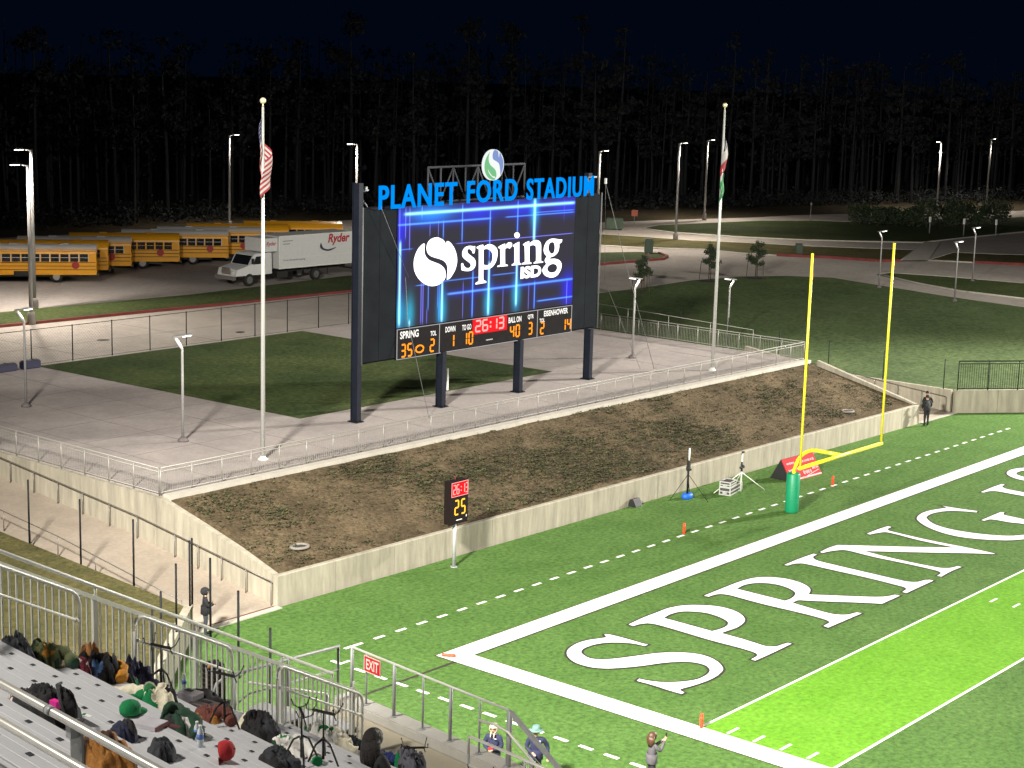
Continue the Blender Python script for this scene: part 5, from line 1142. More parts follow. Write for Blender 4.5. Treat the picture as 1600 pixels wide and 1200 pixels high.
big(m, 'sign_border', WHITE, sg)
lr = sthing('landing_railing', 0, 0, 0, 'grey pipe railing of the landing beyond the stand end', 'railing')
m = MB(); m.tube([(16.30,20.25,ZT+.03),(14.2,20.28,ZT+.03),(14.0,20.28,ZT-.05),(13.9,20.28,ZT-.3)], .026, 8); big(m, 'top_rail', GALV, lr)
m = MB(); m.tube([(16.30,20.25,ZB+.5),(14.6,20.28,ZB+.5),(14.0,20.28,ZB+.25)], .016, 8); big(m, 'middle_rail', WHITE, lr)
for n in (16.28,15.3,14.3): 
    m = MB(); m.tube([(n,20.25,ZB-.1),(n,20.25,ZT+.03)], .022, 8); big(m, 'post', GALV, lr)
ls = sthing('landing_steps', 15.4*W8, 19.75*W8, -10.1*W8, 'grey aluminium steps beside the foot of the end railing', 'steps')
for i in range(4):
    m = MB(); m.box((-.75+i*.36,0,.50-i*.14),(.34,.86,.03)); big(m, 'tread', ALU, ls)
    m = MB(); m.box((-.585+i*.36,0,.43-i*.14),(.015,.86,.13)); big(m, 'riser', M('panel_grey', (.27,.275,.285), .5, .3), ls)
m = MB(); m.tube([(-.9,.42,.9),(.6,.42,.35)], .02, 6); m.tube([(.6,.42,.35),(.6,.42,-.1)], .02, 6); big(m, 'side_rail', ALUR, ls)
lc = sthing('louvred_cabinet', 14.25*W8, 20.75*W8, -9.72*W8, 'tall dark louvred cabinet behind the stand railing, painted orange glints at top and bottom', 'cabinet')
m = MB(); m.box((0,0,.36),(.26,.26,.72)); big(m, 'body', BLACKP, lc)
m = MB()
for i in range(9): m.box((-.0,-.135,.06+i*.075),(.25,.03,.018), m=Matrix.Rotation(.5,3,'X')); m.box((-.135,0,.06+i*.075),(.03,.25,.018))
big(m, 'louvres', M('louvre_brown', (.06,.04,.032), .5), lc)
m = MB(); m.box((-.12,-.13,.74),(.12,.06,.03)); m.box((-.1,-.14,.02),(.14,.05,.04)); big(m, 'painted_glint', M('glint_orange', (.80,.33,.10), .35), lc)  # orange glints of light, put in as small coloured boxes
sr = sthing('stair_railing', 0, 0, 0, 'pale stair railing with steel cables leading down from the front walkway', 'railing')
m = MB(); m.prism([(0,0,-.035),(.05,0,-.035),(.05,0,.035),(0,0,.035)], (NR-.02,16.55,-9.11), (NR-.02,13.9,-10.55)); big(m, 'top_plate', GALV, sr)
m = MB(); m.tube([(NR-.16,17.05,-9.33),(NR-.14,16.75,-9.30),(NR-.10,16.5,-9.36),(NR-.10,13.9,-10.80)], .021, 8); big(m, 'pipe_rail', M('pipe_white', (.74,.72,.64), .4, .2), sr)
m = MB()
for i in range(7): m.tube([(NR,16.55,-9.36-i*.1),(NR,14.2,-10.64-i*.1)], .006, 4)
big(m, 'cables', M('cable_bright', (.7,.68,.5), .35, .4), sr)
m = MB(); m.tube([(NR,16.57,-10.1),(NR,16.57,-9.08)], .035, 8); m.tube([(NR,14.9,-11),(NR,14.9,-10.0)], .03, 8); big(m, 'post', GALV, sr)
ur = sthing('opening_railing', 0, 0, 0, 'low pale pipe rail guarding the stair opening in the front walkway', 'railing')
m = MB(); m.tube([(15.42,16.3,-9.35),(15.42,16.3,-9.13),(15.42,16.27,-9.1),(15.42,13.5,-9.1)], .021, 8); big(m, 'top_rail', M('pipe_white', (.74,.72,.64), .4, .2), ur)
m = MB(); m.tube([(15.42,16.28,-9.52),(15.42,13.5,-9.52)], .017, 8); big(m, 'middle_rail', M('pipe_white', (.74,.72,.64), .4, .2), ur)
for v_ in (16.3,15.2,14.0):
    m = MB(); m.tube([(15.42,v_,-10.1),(15.42,v_,-9.1)], .02, 8); big(m, 'post', GALV, ur)
# near aisle rail
ar = sthing('aisle_railing', 4.27, 7.55, -3.36, 'nearest railing, two thick pale pipes on a flat grey post', 'railing')
PW = M('pipe_anodised', (.70,.68,.63), .32, .35, var=.05)
m = MB(); m.tube([(0,-6,0),(0,7,0)], .0245, 14); tr = m.build('top_rail', PW, ar)
m = MB(); m.tube([(0,.11,0),(0,.16,0)], .0268, 14); m.tube([(0,.165,0),(0,.172,0)], .0262, 14); m.build('collar', GALV, tr)
m = MB(); m.tube([(-.02,-6,-.205),(-.02,7,-.205)], .0245, 14); m.build('lower_rail', PW, ar)
m = MB(); m.box((.06,-.02,-.50),(.012,.115,.92)); m.box((.085,.04,-.50),(.05,.012,.92)); po = m.build('post', M('post_grey', (.25,.26,.255), .5, .4), ar)
m = MB(); m.box((.035,-.02,-.07),(.05,.05,.07)); m.lathe((.05,.0,-.12), [(.012,0),(.012,.014)], 8); m.build('bracket', GALV, po)

# ------------------------------------------------------------------ clothes and things left on the rows
def cloth(name, label, cat, k, n, v, size, rz, mats, seed, pat=None, group=None, dz=0, sleeves=(), children=()):
    """a rumpled heap of cloth; size = (length along v, width along n, height)"""
    rnd = random.Random(seed); r = sthing(name, n, v, rowz(k)+dz, label, cat, group, rz)
    bm = bmesh.new(); NR_, NS = 22, 64; rings = []
    o3 = Vector((seed*3.1, seed*1.7, seed*.9))
    for i in range(NR_+1):
        t = i/NR_; ring = []
        for j in range(NS):
            a = j*2*math.pi/NS
            ed = 1+.38*noise.noise(Vector((math.cos(a)*1.3, math.sin(a)*1.3, 0))+o3)+.20*noise.noise(Vector((math.cos(a)*3.2, math.sin(a)*3.2, 2))+o3)+.07*noise.noise(Vector((math.cos(a)*9, math.sin(a)*9, 4))+o3)
            rr = t*ed; x = rr*math.cos(a)*size[1]/2; y = rr*math.sin(a)*size[0]/2
            q = Vector((x, y, 0)); q = q+Vector((noise.noise(q*5+o3), noise.noise(q*5+o3*2), 0))*.06
            c1 = max(0, 1-abs(noise.noise(Vector((q.x*9, q.y*5, 0))+o3))*3.2)**1.6; c2 = max(0, 1-abs(noise.noise(q*17+o3*4))*3.0)**1.5
            prof = max(0, 1-t**3.4)**.5
            z = size[2]*prof*(.45+.95*(noise.noise(q*4.2+o3*2)*.5+.5))*(1-.30*c1)*(1-.22*c2)
            if t > .93: z = .004
            x += .02*noise.noise(q*12+o3*3); ring.append(bm.verts.new((x, y, max(.004, z+.01*prof))))
        rings.append(ring)
    for i in range(NR_):
        for j in range(NS):
            f = bm.faces.new((rings[i][j], rings[i+1][j], rings[i+1][(j+1) % NS], rings[i][(j+1) % NS])); f.smooth = True
            if pat:
                c = f.calc_center_median(); f.material_index = pat(c.x/size[1]*2, c.y/size[0]*2, noise.noise(c*6+o3))
    bmesh.ops.remove_doubles(bm, verts=bm.verts[:], dist=.0005)
    bmesh.ops.recalc_face_normals(bm, faces=bm.faces[:])
    me = bpy.data.meshes.new('fabric'); bm.to_mesh(me); bm.free()
    for m_ in mats: me.materials.append(m_)
    b = bpy.data.objects.new('fabric', me); col.objects.link(b); b.parent = r
    for q, (a, l, mt, cuff) in enumerate(sleeves):
        m = MB(); d = Vector((math.cos(a), math.sin(a), 0)); s0 = d*.08; side = Vector((-d.y, d.x, 0))
        pts = [s0+d*l*t+side*.05*math.sin(t*5+q+seed)+Vector((0,0,.055+.03*math.sin(t*7+seed)*(1-t)+size[2]*.5*(1-t))) for t in [i/8 for i in range(9)]]
        m.tube(pts, [.075+.014*math.sin(i*2.3+seed) for i in range(9)], 10); sl = m.build('sleeve', mt, b)
        if cuff:
            m = MB(); m.tube([pts[-2]*.4+pts[-1]*.6, pts[-1]+d*.03], .066, 10); m.build('cuff', cuff, sl)
    return r
def fab(name, r_, g_, b_, var=.22): return M('cloth_'+name, srgb(r_,g_,b_), .88, var=var, scale=9, bump=.3, bscale=60)
CB, CN, CD = fab('black', 34,32,34), fab('navy', 38,42,66), fab('charcoal', 52,54,60)
CO, CM_, CBL = fab('olive', 92,98,62), fab('maroon', 120,40,58), fab('skyblue', 112,150,205)
CW, CC, CG = fab('white', 228,224,218), fab('cream', 222,214,190), fab('green', 0,120,66)
CDG, CMU, CF = fab('darkgreen', 28,62,44), fab('mustard', 196,132,42), fab('fur', 176,124,74)
CBR, CRED, CGY = fab('brownred', 112,62,54), fab('red', 168,34,40), fab('grey', 96,94,104)
CTAN, CBLU = fab('tan', 168,112,48), fab('blue', 40,50,104)
DR = R
cloth('clothing', 'charcoal bag-like jacket heap at the left edge of the rows', 'jacket', 1, 9.0, 16.9, (0.55, 0.36, 0.40), .2, [CD,CB], 3, lambda x, y, q: 1 if q > .25 or (abs(x) < .2 and y > .3) else 0)
cloth('clothing', 'olive green jacket crumpled beside the charcoal heap', 'jacket', 1, 9.38, 17.0, (0.6, 0.36, 0.24), -.2, [CO,CDG,CMU], 5, lambda x, y, q: 2 if q > .42 else (1 if q < -.35 else 0), sleeves=((-1.0,.35,CO,CDG),))
cloth('scarf', 'folded maroon knit with white stripe on top of the heap', 'scarf', 2, 9.9, 17.2, (0.40, 0.26, 0.42), .5, [CM_,CW], 8, lambda x, y, q: 1 if abs(x-.12) < .16 else 0, dz=.0)
cloth('clothing', 'black jacket heap with a light blue patch near the railing', 'jacket', 2, 10.18, 17.2, (0.6, 0.36, 0.34), .1, [CB,CBL,CD], 12, lambda x, y, q: 1 if (x+.45)**2+(y+.35)**2 < .10 else (2 if q > .2 else 0))
cloth('fur_hood', 'orange brown fur hood lying against the railing', 'hood', 2, 10.22, 17.42, (0.30, 0.24, 0.46), .3, [CF,CMU], 15, lambda x, y, q: 1 if q > .3 else 0)
cloth('clothing', 'mustard yellow sweater lying by the railing', 'sweater', 2, 10.36, 17.25, (0.42, 0.24, 0.26), -.3, [CMU,CTAN], 18, lambda x, y, q: 1 if q > .25 else 0, sleeves=((-1.3,.28,CMU,None),))
cloth('clothing', 'navy black jacket by the railing with striped cuff', 'jacket', 3, 10.98, 17.62, (0.58, 0.34, 0.42), .2, [CN,CB], 21, lambda x, y, q: 1 if q > .1 else 0, sleeves=((-1.35,.30,CN,CW),))
cloth('clothing', 'white shirt spread over dark trousers, green hem showing', 'shirt', 3, 10.62, 17.4, (0.62, 0.38, 0.36), .1, [CW,CD,CG], 24, lambda x, y, q: 0 if (x > -.25 and y > -.35 and q > -.3) else (2 if (y < -.5 and x > .1) else 1), sleeves=((-1.9,.38,CD,None),))
cloth('clothing', 'cream and green varsity jacket with one sleeve flung out', 'jacket', 2, 10.23, 15.97, (0.52, 0.4, 0.28), .15, [CC,CB,CG], 27, lambda x, y, q: 1 if (x > .1 and y < -.35) else (2 if (x < -.65 and q > 0) else 0), sleeves=((1.75,.52,CC,CG),(2.6,.30,CG,None)))
cloth('clothing', 'dark green jacket hanging over the step next to the cream one', 'jacket', 1, 9.39, 14.33, (0.55, 0.4, 0.24), -.1, [CDG,CW,CB], 31, lambda x, y, q: 1 if (y < -.25 and abs(x) < .22) else (2 if q > .38 else 0), sleeves=((-1.4,.36,CDG,None),(1.2,.3,CDG,None)))
cloth('clothing', 'black hoodie with an orange emblem, spread on the planks', 'hoodie', 4, 12.0, 17.75, (0.66, 0.36, 0.18), .2, [CB,fab('orange', 214,128,92)], 34, lambda x, y, q: 1 if ((x-.05)**2+(y+.10)**2*1.2 < .045 and q > -.2) else 0, sleeves=((-1.5,.34,CB,None),))
cloth('clothing', 'brown red plaid shirt next to the dark green jacket', 'shirt', 3, 11.14, 16.28, (0.42, 0.3, 0.16), .0, [CBR,CTAN], 37, lambda x, y, q: 1 if q > .28 else 0, sleeves=((-1.3,.30,CBR,None),))
cloth('clothing', 'navy cloth bundle behind the foreground pipe', 'jacket', -1, 7.62, 12.47, (0.3, 0.22, 0.16), .2, [CN,CB], 40, lambda x, y, q: 1 if q > .2 else 0)
cloth('clothing', 'dark slate cloth bundle nearer the red cap', 'jacket', -1, 7.64, 11.91, (0.34, 0.22, 0.15), -.2, [CD,CB], 43, lambda x, y, q: 1 if q > .25 else 0)
cloth('clothing', 'black jacket on the planks in front of the second tripod stand', 'jacket', 4, 11.93, 16.38, (0.54, 0.4, 0.28), .2, [CB,CD,CC], 46, lambda x, y, q: 2 if (y > .68) else (1 if q > .2 else 0))
cloth('clothing', 'white jacket with round green patches and a striped cuff', 'jacket', 4, 11.96, 15.8, (0.66, 0.36, 0.18), -.15, [CW,CG,CDG], 49, lambda x, y, q: 1 if (abs((x)**2+(y-.25)**2*2-.12) < .035 or abs(x**2+(y+.35)**2*2-.10) < .03 or y > .75) else (2 if x < -.78 else 0), sleeves=((-1.45,.50,CW,CG),))
cloth('clothing', 'white hooded jacket with green panel near the walkway', 'jacket', 8, 15.15, 19.05, (0.85, 0.44, 0.4), .1, [CW,CG,CC], 52, lambda x, y, q: 1 if (x > -.1 and -.15 < y < .25 and q > -.2) or y > .8 else (2 if y < -.55 else 0), sleeves=((-1.4,.40,CC,None),(1.7,.30,CG,CW)))
cloth('clothing', 'dark grey cloth at the bottom edge below the green-patched jacket', 'jacket', 2, 10.26, 13.74, (0.5, 0.34, 0.18), .1, [CD,CB], 55, lambda x, y, q: 1 if q > .15 else 0)
cloth('clothing', 'slate jacket beside the seated person with long black hair', 'jacket', 9, 15.9, 19.4, (0.42, 0.36, 0.34), .2, [CD,CN], 58, lambda x, y, q: 1 if q > .2 else 0)
cloth('clothing', 'blue jacket at the bottom edge right of the seated person', 'jacket', 9, 16.0, 18.75, (0.5, 0.4, 0.34), .3, [CBLU,CN], 61, lambda x, y, q: 1 if q > .2 else 0, sleeves=((-1.2,.3,CBLU,None),))
cloth('clothing', 'grey jacket at the bottom edge, rightmost of the heaps', 'jacket', 9, 16.15, 18.35, (0.66, 0.46, 0.4), .1, [CGY,CB,CG], 64, lambda x, y, q: 2 if (y > .3 and x < -.4) else (1 if q > .35 else 0))
# backpack with a patterned pouch, brown bag
bp_ = cloth('backpack', 'black backpack with a white patterned pouch, between the pipes', 'backpack', -2, 6.77, 12.26, (0.62, 0.42, 0.3), .1, [CB,CD], 67, lambda x, y, q: 1 if q > .3 else 0)
pch = cloth('pouch', 'white pouch with dark red strokes leaning on the backpack', 'pouch', -2, 6.69, 12.52, (0.34, 0.22, 0.24), .1, [CW,fab('darkred', 78,34,38,.1),CF], 70, lambda x, y, q: 2 if y > .62 else (1 if (abs((x*2.2+y*1.6) % 1.0-.5) < .11 or abs((y*2.4-x*.9) % 1.1-.5) < .09) else 0))
m = MB(); m.tube([(.05,-.15,.34),(-.1,-.3,.40),(-.18,-.45,.33),(-.2,-.55,.2)], .012, 6); m.build('strap', CD, bp_)
m = MB(); m.box((-.16,-.36,.27),(.05,.09,.06)); m.build('pink_tag', M('tag_pink', (.75,.03,.30), .5), bp_)
cloth('bag', 'tan brown leather bag behind the foreground post', 'bag', -3, 6.03, 10.14, (0.62, 0.36, 0.26), .1, [CTAN,fab('darkbrown', 66,42,26)], 73, lambda x, y, q: 1 if (q > .22 or abs(y-.15) < .16) else 0)
def cap(label, k, n, v, c1, c2, rz, tilt, s=1):
    r = sthing('cap', n, v, rowz(k)+.005, label, 'cap', None, rz)
    m = MB(); m.lathe((0,0,0), [(.092*s,.0),(.098*s,.03),(.095*s,.07),(.075*s,.105),(.04*s,.125),(.006,.13)], 16); cr = m.build('crown', c1, r)
    cr.rotation_euler = (tilt,0,0); cr.location = (0,0,.02 if not tilt else .09)
    m = MB(); m.lathe((0,0,.128), [(.01,0),(.008,.01)], 8); m.build('button', c2, cr)
    m = MB(); pts = [(.10*math.cos(a), .10*math.sin(a)+.02, .0) for a in [R(200+14*i) for i in range(11)]]; out = [(.11*math.cos(a)*1.0, .18*math.sin(a)-.02, -.012) for a in [R(200+14*i) for i in range(11)]]
    for i in range(10):
        m.poly([pts[i], out[i], out[i+1], pts[i+1]]); m.poly([(p[0],p[1],p[2]-.006) for p in (pts[i+1], out[i+1], out[i], pts[i])])
    m.build('brim', c2, cr)
    return r
cap('red cap lying upturned on the planks, dark inside', 0, 8.62, 12.42, CRED, fab('wine', 120,30,48), R(40), R(75), .98)
r = cap('green cap lying beside the cream jacket', 0, 8.6, 13.93, CG, CG, R(100), 0, 1.1)
def bottle(label, k, n, v, dz=0):
    r = sthing('water_bottle', n, v, rowz(k)+dz, label, 'bottle', None)
    PL = M('bottle_clear', (.60,.66,.72), .12, var=.05)
    m = MB(); m.lathe((0,0,0), [(.026,0),(.032,.01),(.031,.05),(.029,.06),(.032,.07),(.032,.13),(.026,.16),(.013,.185),(.013,.195)], 14); b = m.build('body', PL, r)
    m = MB(); m.lathe((0,0,.078), [(.0328,0),(.0328,.05)], 14); m.build('label_band', M('label_blue', (.10,.20,.55), .4, var=.5, scale=30), b)
    m = MB(); m.lathe((0,0,.192), [(.0145,0),(.0145,.02)], 10); m.build('cap', WHITE, b)
bottle('clear water bottle standing by the end railing', 4, 11.80, 17.82, .24)
bottle('clear water bottle with red flyer behind, beside white tissue', 0, 8.67, 12.83)
bottle('second water bottle, just behind the tissue', 1, 9.36, 13.91)
cloth('tissue', 'crumpled white tissue next to the water bottles', 'tissue', 1, 9.48, 14.08, (0.13, 0.11, 0.12), 0, [CW], 76)
r = sthing('notebook', 8.59, 13.57, rowz(0), 'white notebook with dark red edge and a strap', 'notebook', None, .35)
m = MB(); m.box((0,0,.022),(.20,.28,.035)); m.build('pages', M('paper_white', (.72,.70,.72), .6), r)
m = MB(); m.box((0,0,.0435),(.205,.285,.006)); m.box((-.103,0,.022),(.006,.285,.042)); m.build('cover', M('cover_grey', (.50,.48,.52), .5), r)
m = MB(); m.box((0,-.145,.02),(.21,.012,.04)); m.box((.1,-.22,.006),(.04,.12,.012)); m.build('edge', M('cover_red', (.12,.03,.03), .6), r)
for i, (n, v_, d, lb, c_) in enumerate(((11.82,17.70,(.20,.28,.235),'grey box under the water bottle at the railing',(.30,.28,.30)),(11.86,17.40,(.22,.42,.16),'long dark instrument case lying by the railing',(.10,.085,.085)),(11.72,17.15,(.05,.4,.14),'white flat strip next to the long dark case',(.7,.68,.66)))):
    r = sthing(('box','instrument_case','strip')[i], n, v_, rowz(4), lb, ('box','case','strip')[i], None, .25)
    m = MB(); m.box((0,0,d[2]/2),d); bmesh.ops.bevel(m.bm, geom=m.bm.edges[:], offset=.008, segments=1, affect='EDGES'); m.build('body', M('folder_%d' % i, c_, .5), r)
    m = MB(); m.box((.02,.05,d[2]+.006),(d[0]*.25,d[1]*.45,.01)); m.build('clip', BLACKP, r)
for n, v_, k, lb in ((9.52,13.97,1,'folded red and white flyer beside the water bottle'),(7.66,13.15,-1,'small white paper scrap with green print on the planks')):
    r = sthing('flyer', n, v_, rowz(k), lb, 'paper', None, .5); m = MB(); m.box((0,0,.006),(.05,.10,.004), m=Matrix.Rotation(.15,3,'X')); m.build('sheet', WHITE, r); m = MB(); m.box((0,.03,.012),(.04,.04,.004)); m.build('print', CRED if k == 1 else CG, r)
def tee_stand(n, v, z, h, rz, label, two=True):
    r = sthing('instrument_stand', n, v, z, label, 'stand', 'black instrument stands on the rows', rz)
    SB = M('stand_black', (.020,.017,.016), .4, .3)
    m = MB(); m.tube([(0,0,.05),(0,0,h*.5)], .017, 8); m.tube([(0,0,h*.45),(0,0,h)], .012, 8); m.lathe((0,0,h*.45), [(.024,0),(.024,.03)], 8); m.build('pole', SB, r)
    for k in range(3):
        a = k*2.094+.5; m = MB(); m.tube([(math.cos(a)*.018, math.sin(a)*.018, .30),(math.cos(a)*.10, math.sin(a)*.10, .25),(math.cos(a)*.22, math.sin(a)*.22, .005)], [.014,.013,.011], 6); m.build('leg', SB, r)
    m = MB(); m.prism([(-.012,0,-.014),(.012,0,-.014),(.012,0,.014),(-.012,0,.014)], (0,-.155,h), (0,.155,h)); m.build('crossbar', SB, r)
    for s_ in (-1,1):
        m = MB(); m.tube([(0,s_*.14,h),(.02,s_*.165,h-.08)], .008, 6); m.tube([(0,s_*.14,h),(-.06,s_*.20,h+.02),(-.09,s_*.195,h+.09)], .007, 6); m.tube([(0,s_*.16,h),(.08,s_*.165,h+.02),(.12,s_*.19,h+.10)], .007, 6); m.ball((.12,s_*.19,h+.10), .012, 6, 4); m.ball((-.09,s_*.195,h+.09), .012, 6, 4); m.build('yoke', SB, r)
    return r
tee_stand(11.19, 17.4, rowz(3), 0.6, .3, 'black tripod T-stand highest on the rows, before the cream jacket')
tee_stand(11.15, 15.99, rowz(3), 0.64, .3, 'black tripod T-stand standing behind the black hoodie with orange emblem')
tee_stand(11.19, 14.56, rowz(3), 0.58, -.5, 'black tripod T-stand, left of the crossing pair near the walkway')
tee_stand(12.03, 15.23, rowz(4), 0.64, .3, 'black tripod T-stand, right of the crossing pair near the walkway')
tee_stand(16.1, 18.2, -10.9, .85, .9, 'black T-stand hook showing beside the seated person, rest hidden')
tee_stand(16.2, 16.9, -10.9, .80, .6, 'black T-stand hook at the bottom edge near the stair opening')
# ------------------------------------------------------------------ people
SKIN = M('skin', (.48,.29,.20), .55, var=.06); SKIND = M('skin_warm', (.36,.20,.13), .55, var=.06)
HAIRD = M('hair_dark', (.016,.011,.010), .55, var=.4, scale=30, stretch=(3,3,.4), bump=.6, bscale=60); HAIRB = M('hair_brown', (.075,.034,.018), .5, var=.3, scale=30)
EYE = M('eye_dark', (.02,.015,.012), .3); LIP = M('lip', (.36,.13,.11), .5)
SHOE = M('shoe_dark', (.03,.03,.033), .6)
def person(label, loc, face, H, jacket, pants, skin=SKIN, shoe=SHOE, ov=None, look=None, bulk=1.0, open_hands=False):
    """one skinned body, local +Y is forward; ov overrides joints, in units of H"""
    d = Vector((*face, 0)).normalized()
    r = empty('person', loc, math.atan2(-d.x, d.y)); tag(r, label, 'person')
    J = {'pelvis':(0,0,.53),'spine':(0,-.005,.62),'chest':(0,0,.73),'neck':(0,.0,.835),'jaw':(0,.012,.875),'head':(0,.008,.915),'top':(0,0,.957),
         'hipL':(-.05,0,.50),'kneeL':(-.056,.008,.285),'ankL':(-.058,-.005,.05),'toeL':(-.066,.085,.022),
         'hipR':(.05,0,.50),'kneeR':(.056,.008,.285),'ankR':(.058,-.005,.05),'toeR':(.066,.085,.022),
         'shoL':(-.108,-.005,.795),'elbL':(-.140,-.01,.63),'wriL':(-.135,.03,.49),
         'shoR':(.108,-.005,.795),'elbR':(.140,-.01,.63),'wriR':(.135,.03,.49)}
    if ov: J.update(ov)
    rad = {'pelvis':.082,'spine':.080*bulk,'chest':.088*bulk,'neck':.034,'jaw':.044,'head':.056,'top':.035,'hip':.060,'knee':.040,'ank':.028,'toe':.024,'sho':.046*bulk,'elb':.034*bulk,'wri':.022}
    names = list(J); idx = {n: i for i, n in enumerate(names)}
    V = [Vector(J[n])*H for n in names]; RD = [rad.get(n, rad.get(n[:3]+('e' if n.startswith('knee') else ''), None) or rad.get(n[:4]) or rad.get(n[:3]))*H for n in names]
    E = [('pelvis','spine'),('spine','chest'),('chest','neck'),('neck','jaw'),('jaw','head'),('head','top')]
    for s_ in 'LR': E += [('pelvis','hip'+s_),('hip'+s_,'knee'+s_),('knee'+s_,'ank'+s_),('ank'+s_,'toe'+s_),('chest','sho'+s_),('sho'+s_,'elb'+s_),('elb'+s_,'wri'+s_)]
    ED = [(idx[a], idx[b]) for a, b in E]
    bm_ = {'neck':1,'jaw':1,'head':1,'top':1,'hip':2,'knee':2,'ank':2,'toe':3}
    bones = []
    for a, b in E:
        mt = 0
        if b in ('jaw','head','top'): mt = 1
        elif b[:-1] in ('knee','ank') : mt = 2
        elif b[:-1] == 'toe': mt = 3
        elif b[:-1] == 'hip': mt = 2
        bones.append((V[idx[a]], V[idx[b]], mt))
    # hands: a palm, four fingers of different lengths and a thumb from its side
    for s_, sg in (('L',-1),('R',1)):
        w0 = V[idx['wri'+s_]]; e0 = V[idx['elb'+s_]]; dr = (w0-e0).normalized()
        side = dr.cross(Vector((0,0,1)));
        if side.length < .2: side = Vector((0,1,0))
        side.normalize(); nrm = side.cross(dr).normalized(); curl = Vector((-sg,0,0))*.5 if abs(dr.z) > .6 else -nrm*.5
        pi = len(V); V.append(w0+dr*.045); RD.append(.021); ED.append((idx['wri'+s_], pi)); bones.append((w0, V[pi]+dr*.1, 1))
        for q in range(4):
            b0 = V[pi]+dr*.035+side*(q-1.5)*.019; l = (.062,.074,.070,.054)[q]
            V.append(b0); RD.append(.0095); V.append(b0+dr*l*.55+curl*.012); RD.append(.0085); V.append(b0+dr*l*.9+curl*.040); RD.append(.0075)
            k = len(V); ED += [(pi,k-3),(k-3,k-2),(k-2,k-1)]
        V.append(w0+dr*.04-side*.030); RD.append(.011); V.append(w0+dr*.08-side*.046+curl*.02); RD.append(.009); k = len(V); ED += [(pi,k-2),(k-2,k-1)]
    me = bpy.data.meshes.new('s'); me.from_pydata(V, ED, []); o = bpy.data.objects.new('s', me); col.objects.link(o)
    sk = o.modifiers.new('skin', 'SKIN'); sk.use_smooth_shade = True; sk.branch_smoothing = .6
    for i, v_ in enumerate(me.skin_vertices[0].data): v_.radius = (RD[i], RD[i]); v_.use_root = (i == 0)
    # a chest is wider than deep
    for nm_, sx, sy in (('pelvis',1.12,.86),('spine',1.08,.82),('chest',1.16,.82),('head',.92,1.12),('top',.92,1.1)):
        q = me.skin_vertices[0].data[idx[nm_]]; q.radius = (RD[idx[nm_]]*sx, RD[idx[nm_]]*sy)
    ss = o.modifiers.new('sub', 'SUBSURF'); ss.levels = 2; ss.render_levels = 2
    bme = bpy.data.meshes.new_from_object(o.evaluated_get(bpy.context.evaluated_depsgraph_get())); bpy.data.objects.remove(o)
    mats = [jacket, skin, pants, shoe, EYE, LIP]
    for m_ in mats: bme.materials.append(m_)
    for p_ in bme.polygons:
        c = p_.center; best = None
        for a, b, mt in bones:
            ab = b-a; t = max(0, min(1, (c-a).dot(ab)/max(ab.length_squared, 1e-9))); ds = (c-(a+ab*t)).length
            if best is None or ds < best[0]: best = (ds, mt)
        p_.material_index = best[1]; p_.use_smooth = True
    bmh = bmesh.new(); bmh.from_mesh(bme); hd = V[idx['head']]; s_ = H
    fw = (look or Vector((0,1,0))).normalized(); sx = fw.cross(Vector((0,0,1))).normalized()
    def blob(c, rr, mi):
        g_ = bmesh.ops.create_uvsphere(bmh, u_segments=8, v_segments=6, radius=1, matrix=Matrix.Translation(c) @ Matrix.Diagonal((*rr,1)))
        for v_ in g_['verts']:
            for f in v_.link_faces: f.material_index = mi; f.smooth = True
    for q in (-1,1):
        blob(hd+fw*.058*s_+sx*q*.019*s_+Vector((0,0,.004))*s_, (.0065*s_,.006*s_,.0045*s_), 4)
        blob(hd+sx*q*.053*s_-fw*.0*s_-Vector((0,0,.006))*s_, (.008*s_,.012*s_,.018*s_), 1)
    blob(hd+fw*.064*s_-Vector((0,0,.010))*s_, (.008*s_,.011*s_,.013*s_), 1)
    blob(hd+fw*.055*s_-Vector((0,0,.030))*s_, (.015*s_,.007*s_,.004*s_), 5)
    bmh.to_mesh(bme); bmh.free()
    b = bpy.data.objects.new('body', bme); col.objects.link(b); b.parent = r; bme.name = 'body'
    r['_head'] = [hd.x, hd.y, hd.z]; del r['_head']
    return r, b, hd, fw, sx
def cap_shell(b, hd, H, mat, name, up=1.0, low=-.2, back=None, grow=1.0, fw=Vector((0,1,0)), face_gap=True):
    """hair, hood or beanie: a shell round the skull, open at the face"""
    m = MB(); rings = []; ns = 20
    for i in range(9):
        ph = R(90)-(R(90)-low*R(90))*i/8
        ring = []
        for j in range(ns):
            a = j*2*math.pi/ns; dd = Vector((math.cos(a)*math.cos(ph)*.068, math.sin(a)*math.cos(ph)*.080, math.sin(ph)*.075))*H*grow
            dd.y -= .012*H
            ring.append(dd+hd+Vector((0,0,.012*H)))
        rings.append(ring)
    vs = [[m.bm.verts.new(p) for p in ring] for ring in rings]
    for i in range(8):
        for j in range(ns):
            c = (rings[i][j]+rings[i+1][(j+1) % ns])/2-hd
            if face_gap and c.dot(fw) > .028*H and c.z < .034*H: continue
            f = m.bm.faces.new((vs[i][j], vs[i+1][j], vs[i+1][(j+1) % ns], vs[i][(j+1) % ns])); f.smooth = True
    o = m.build(name, mat, b); sd = o.modifiers.new('thick', 'SOLIDIFY'); sd.thickness = .012*H; return o
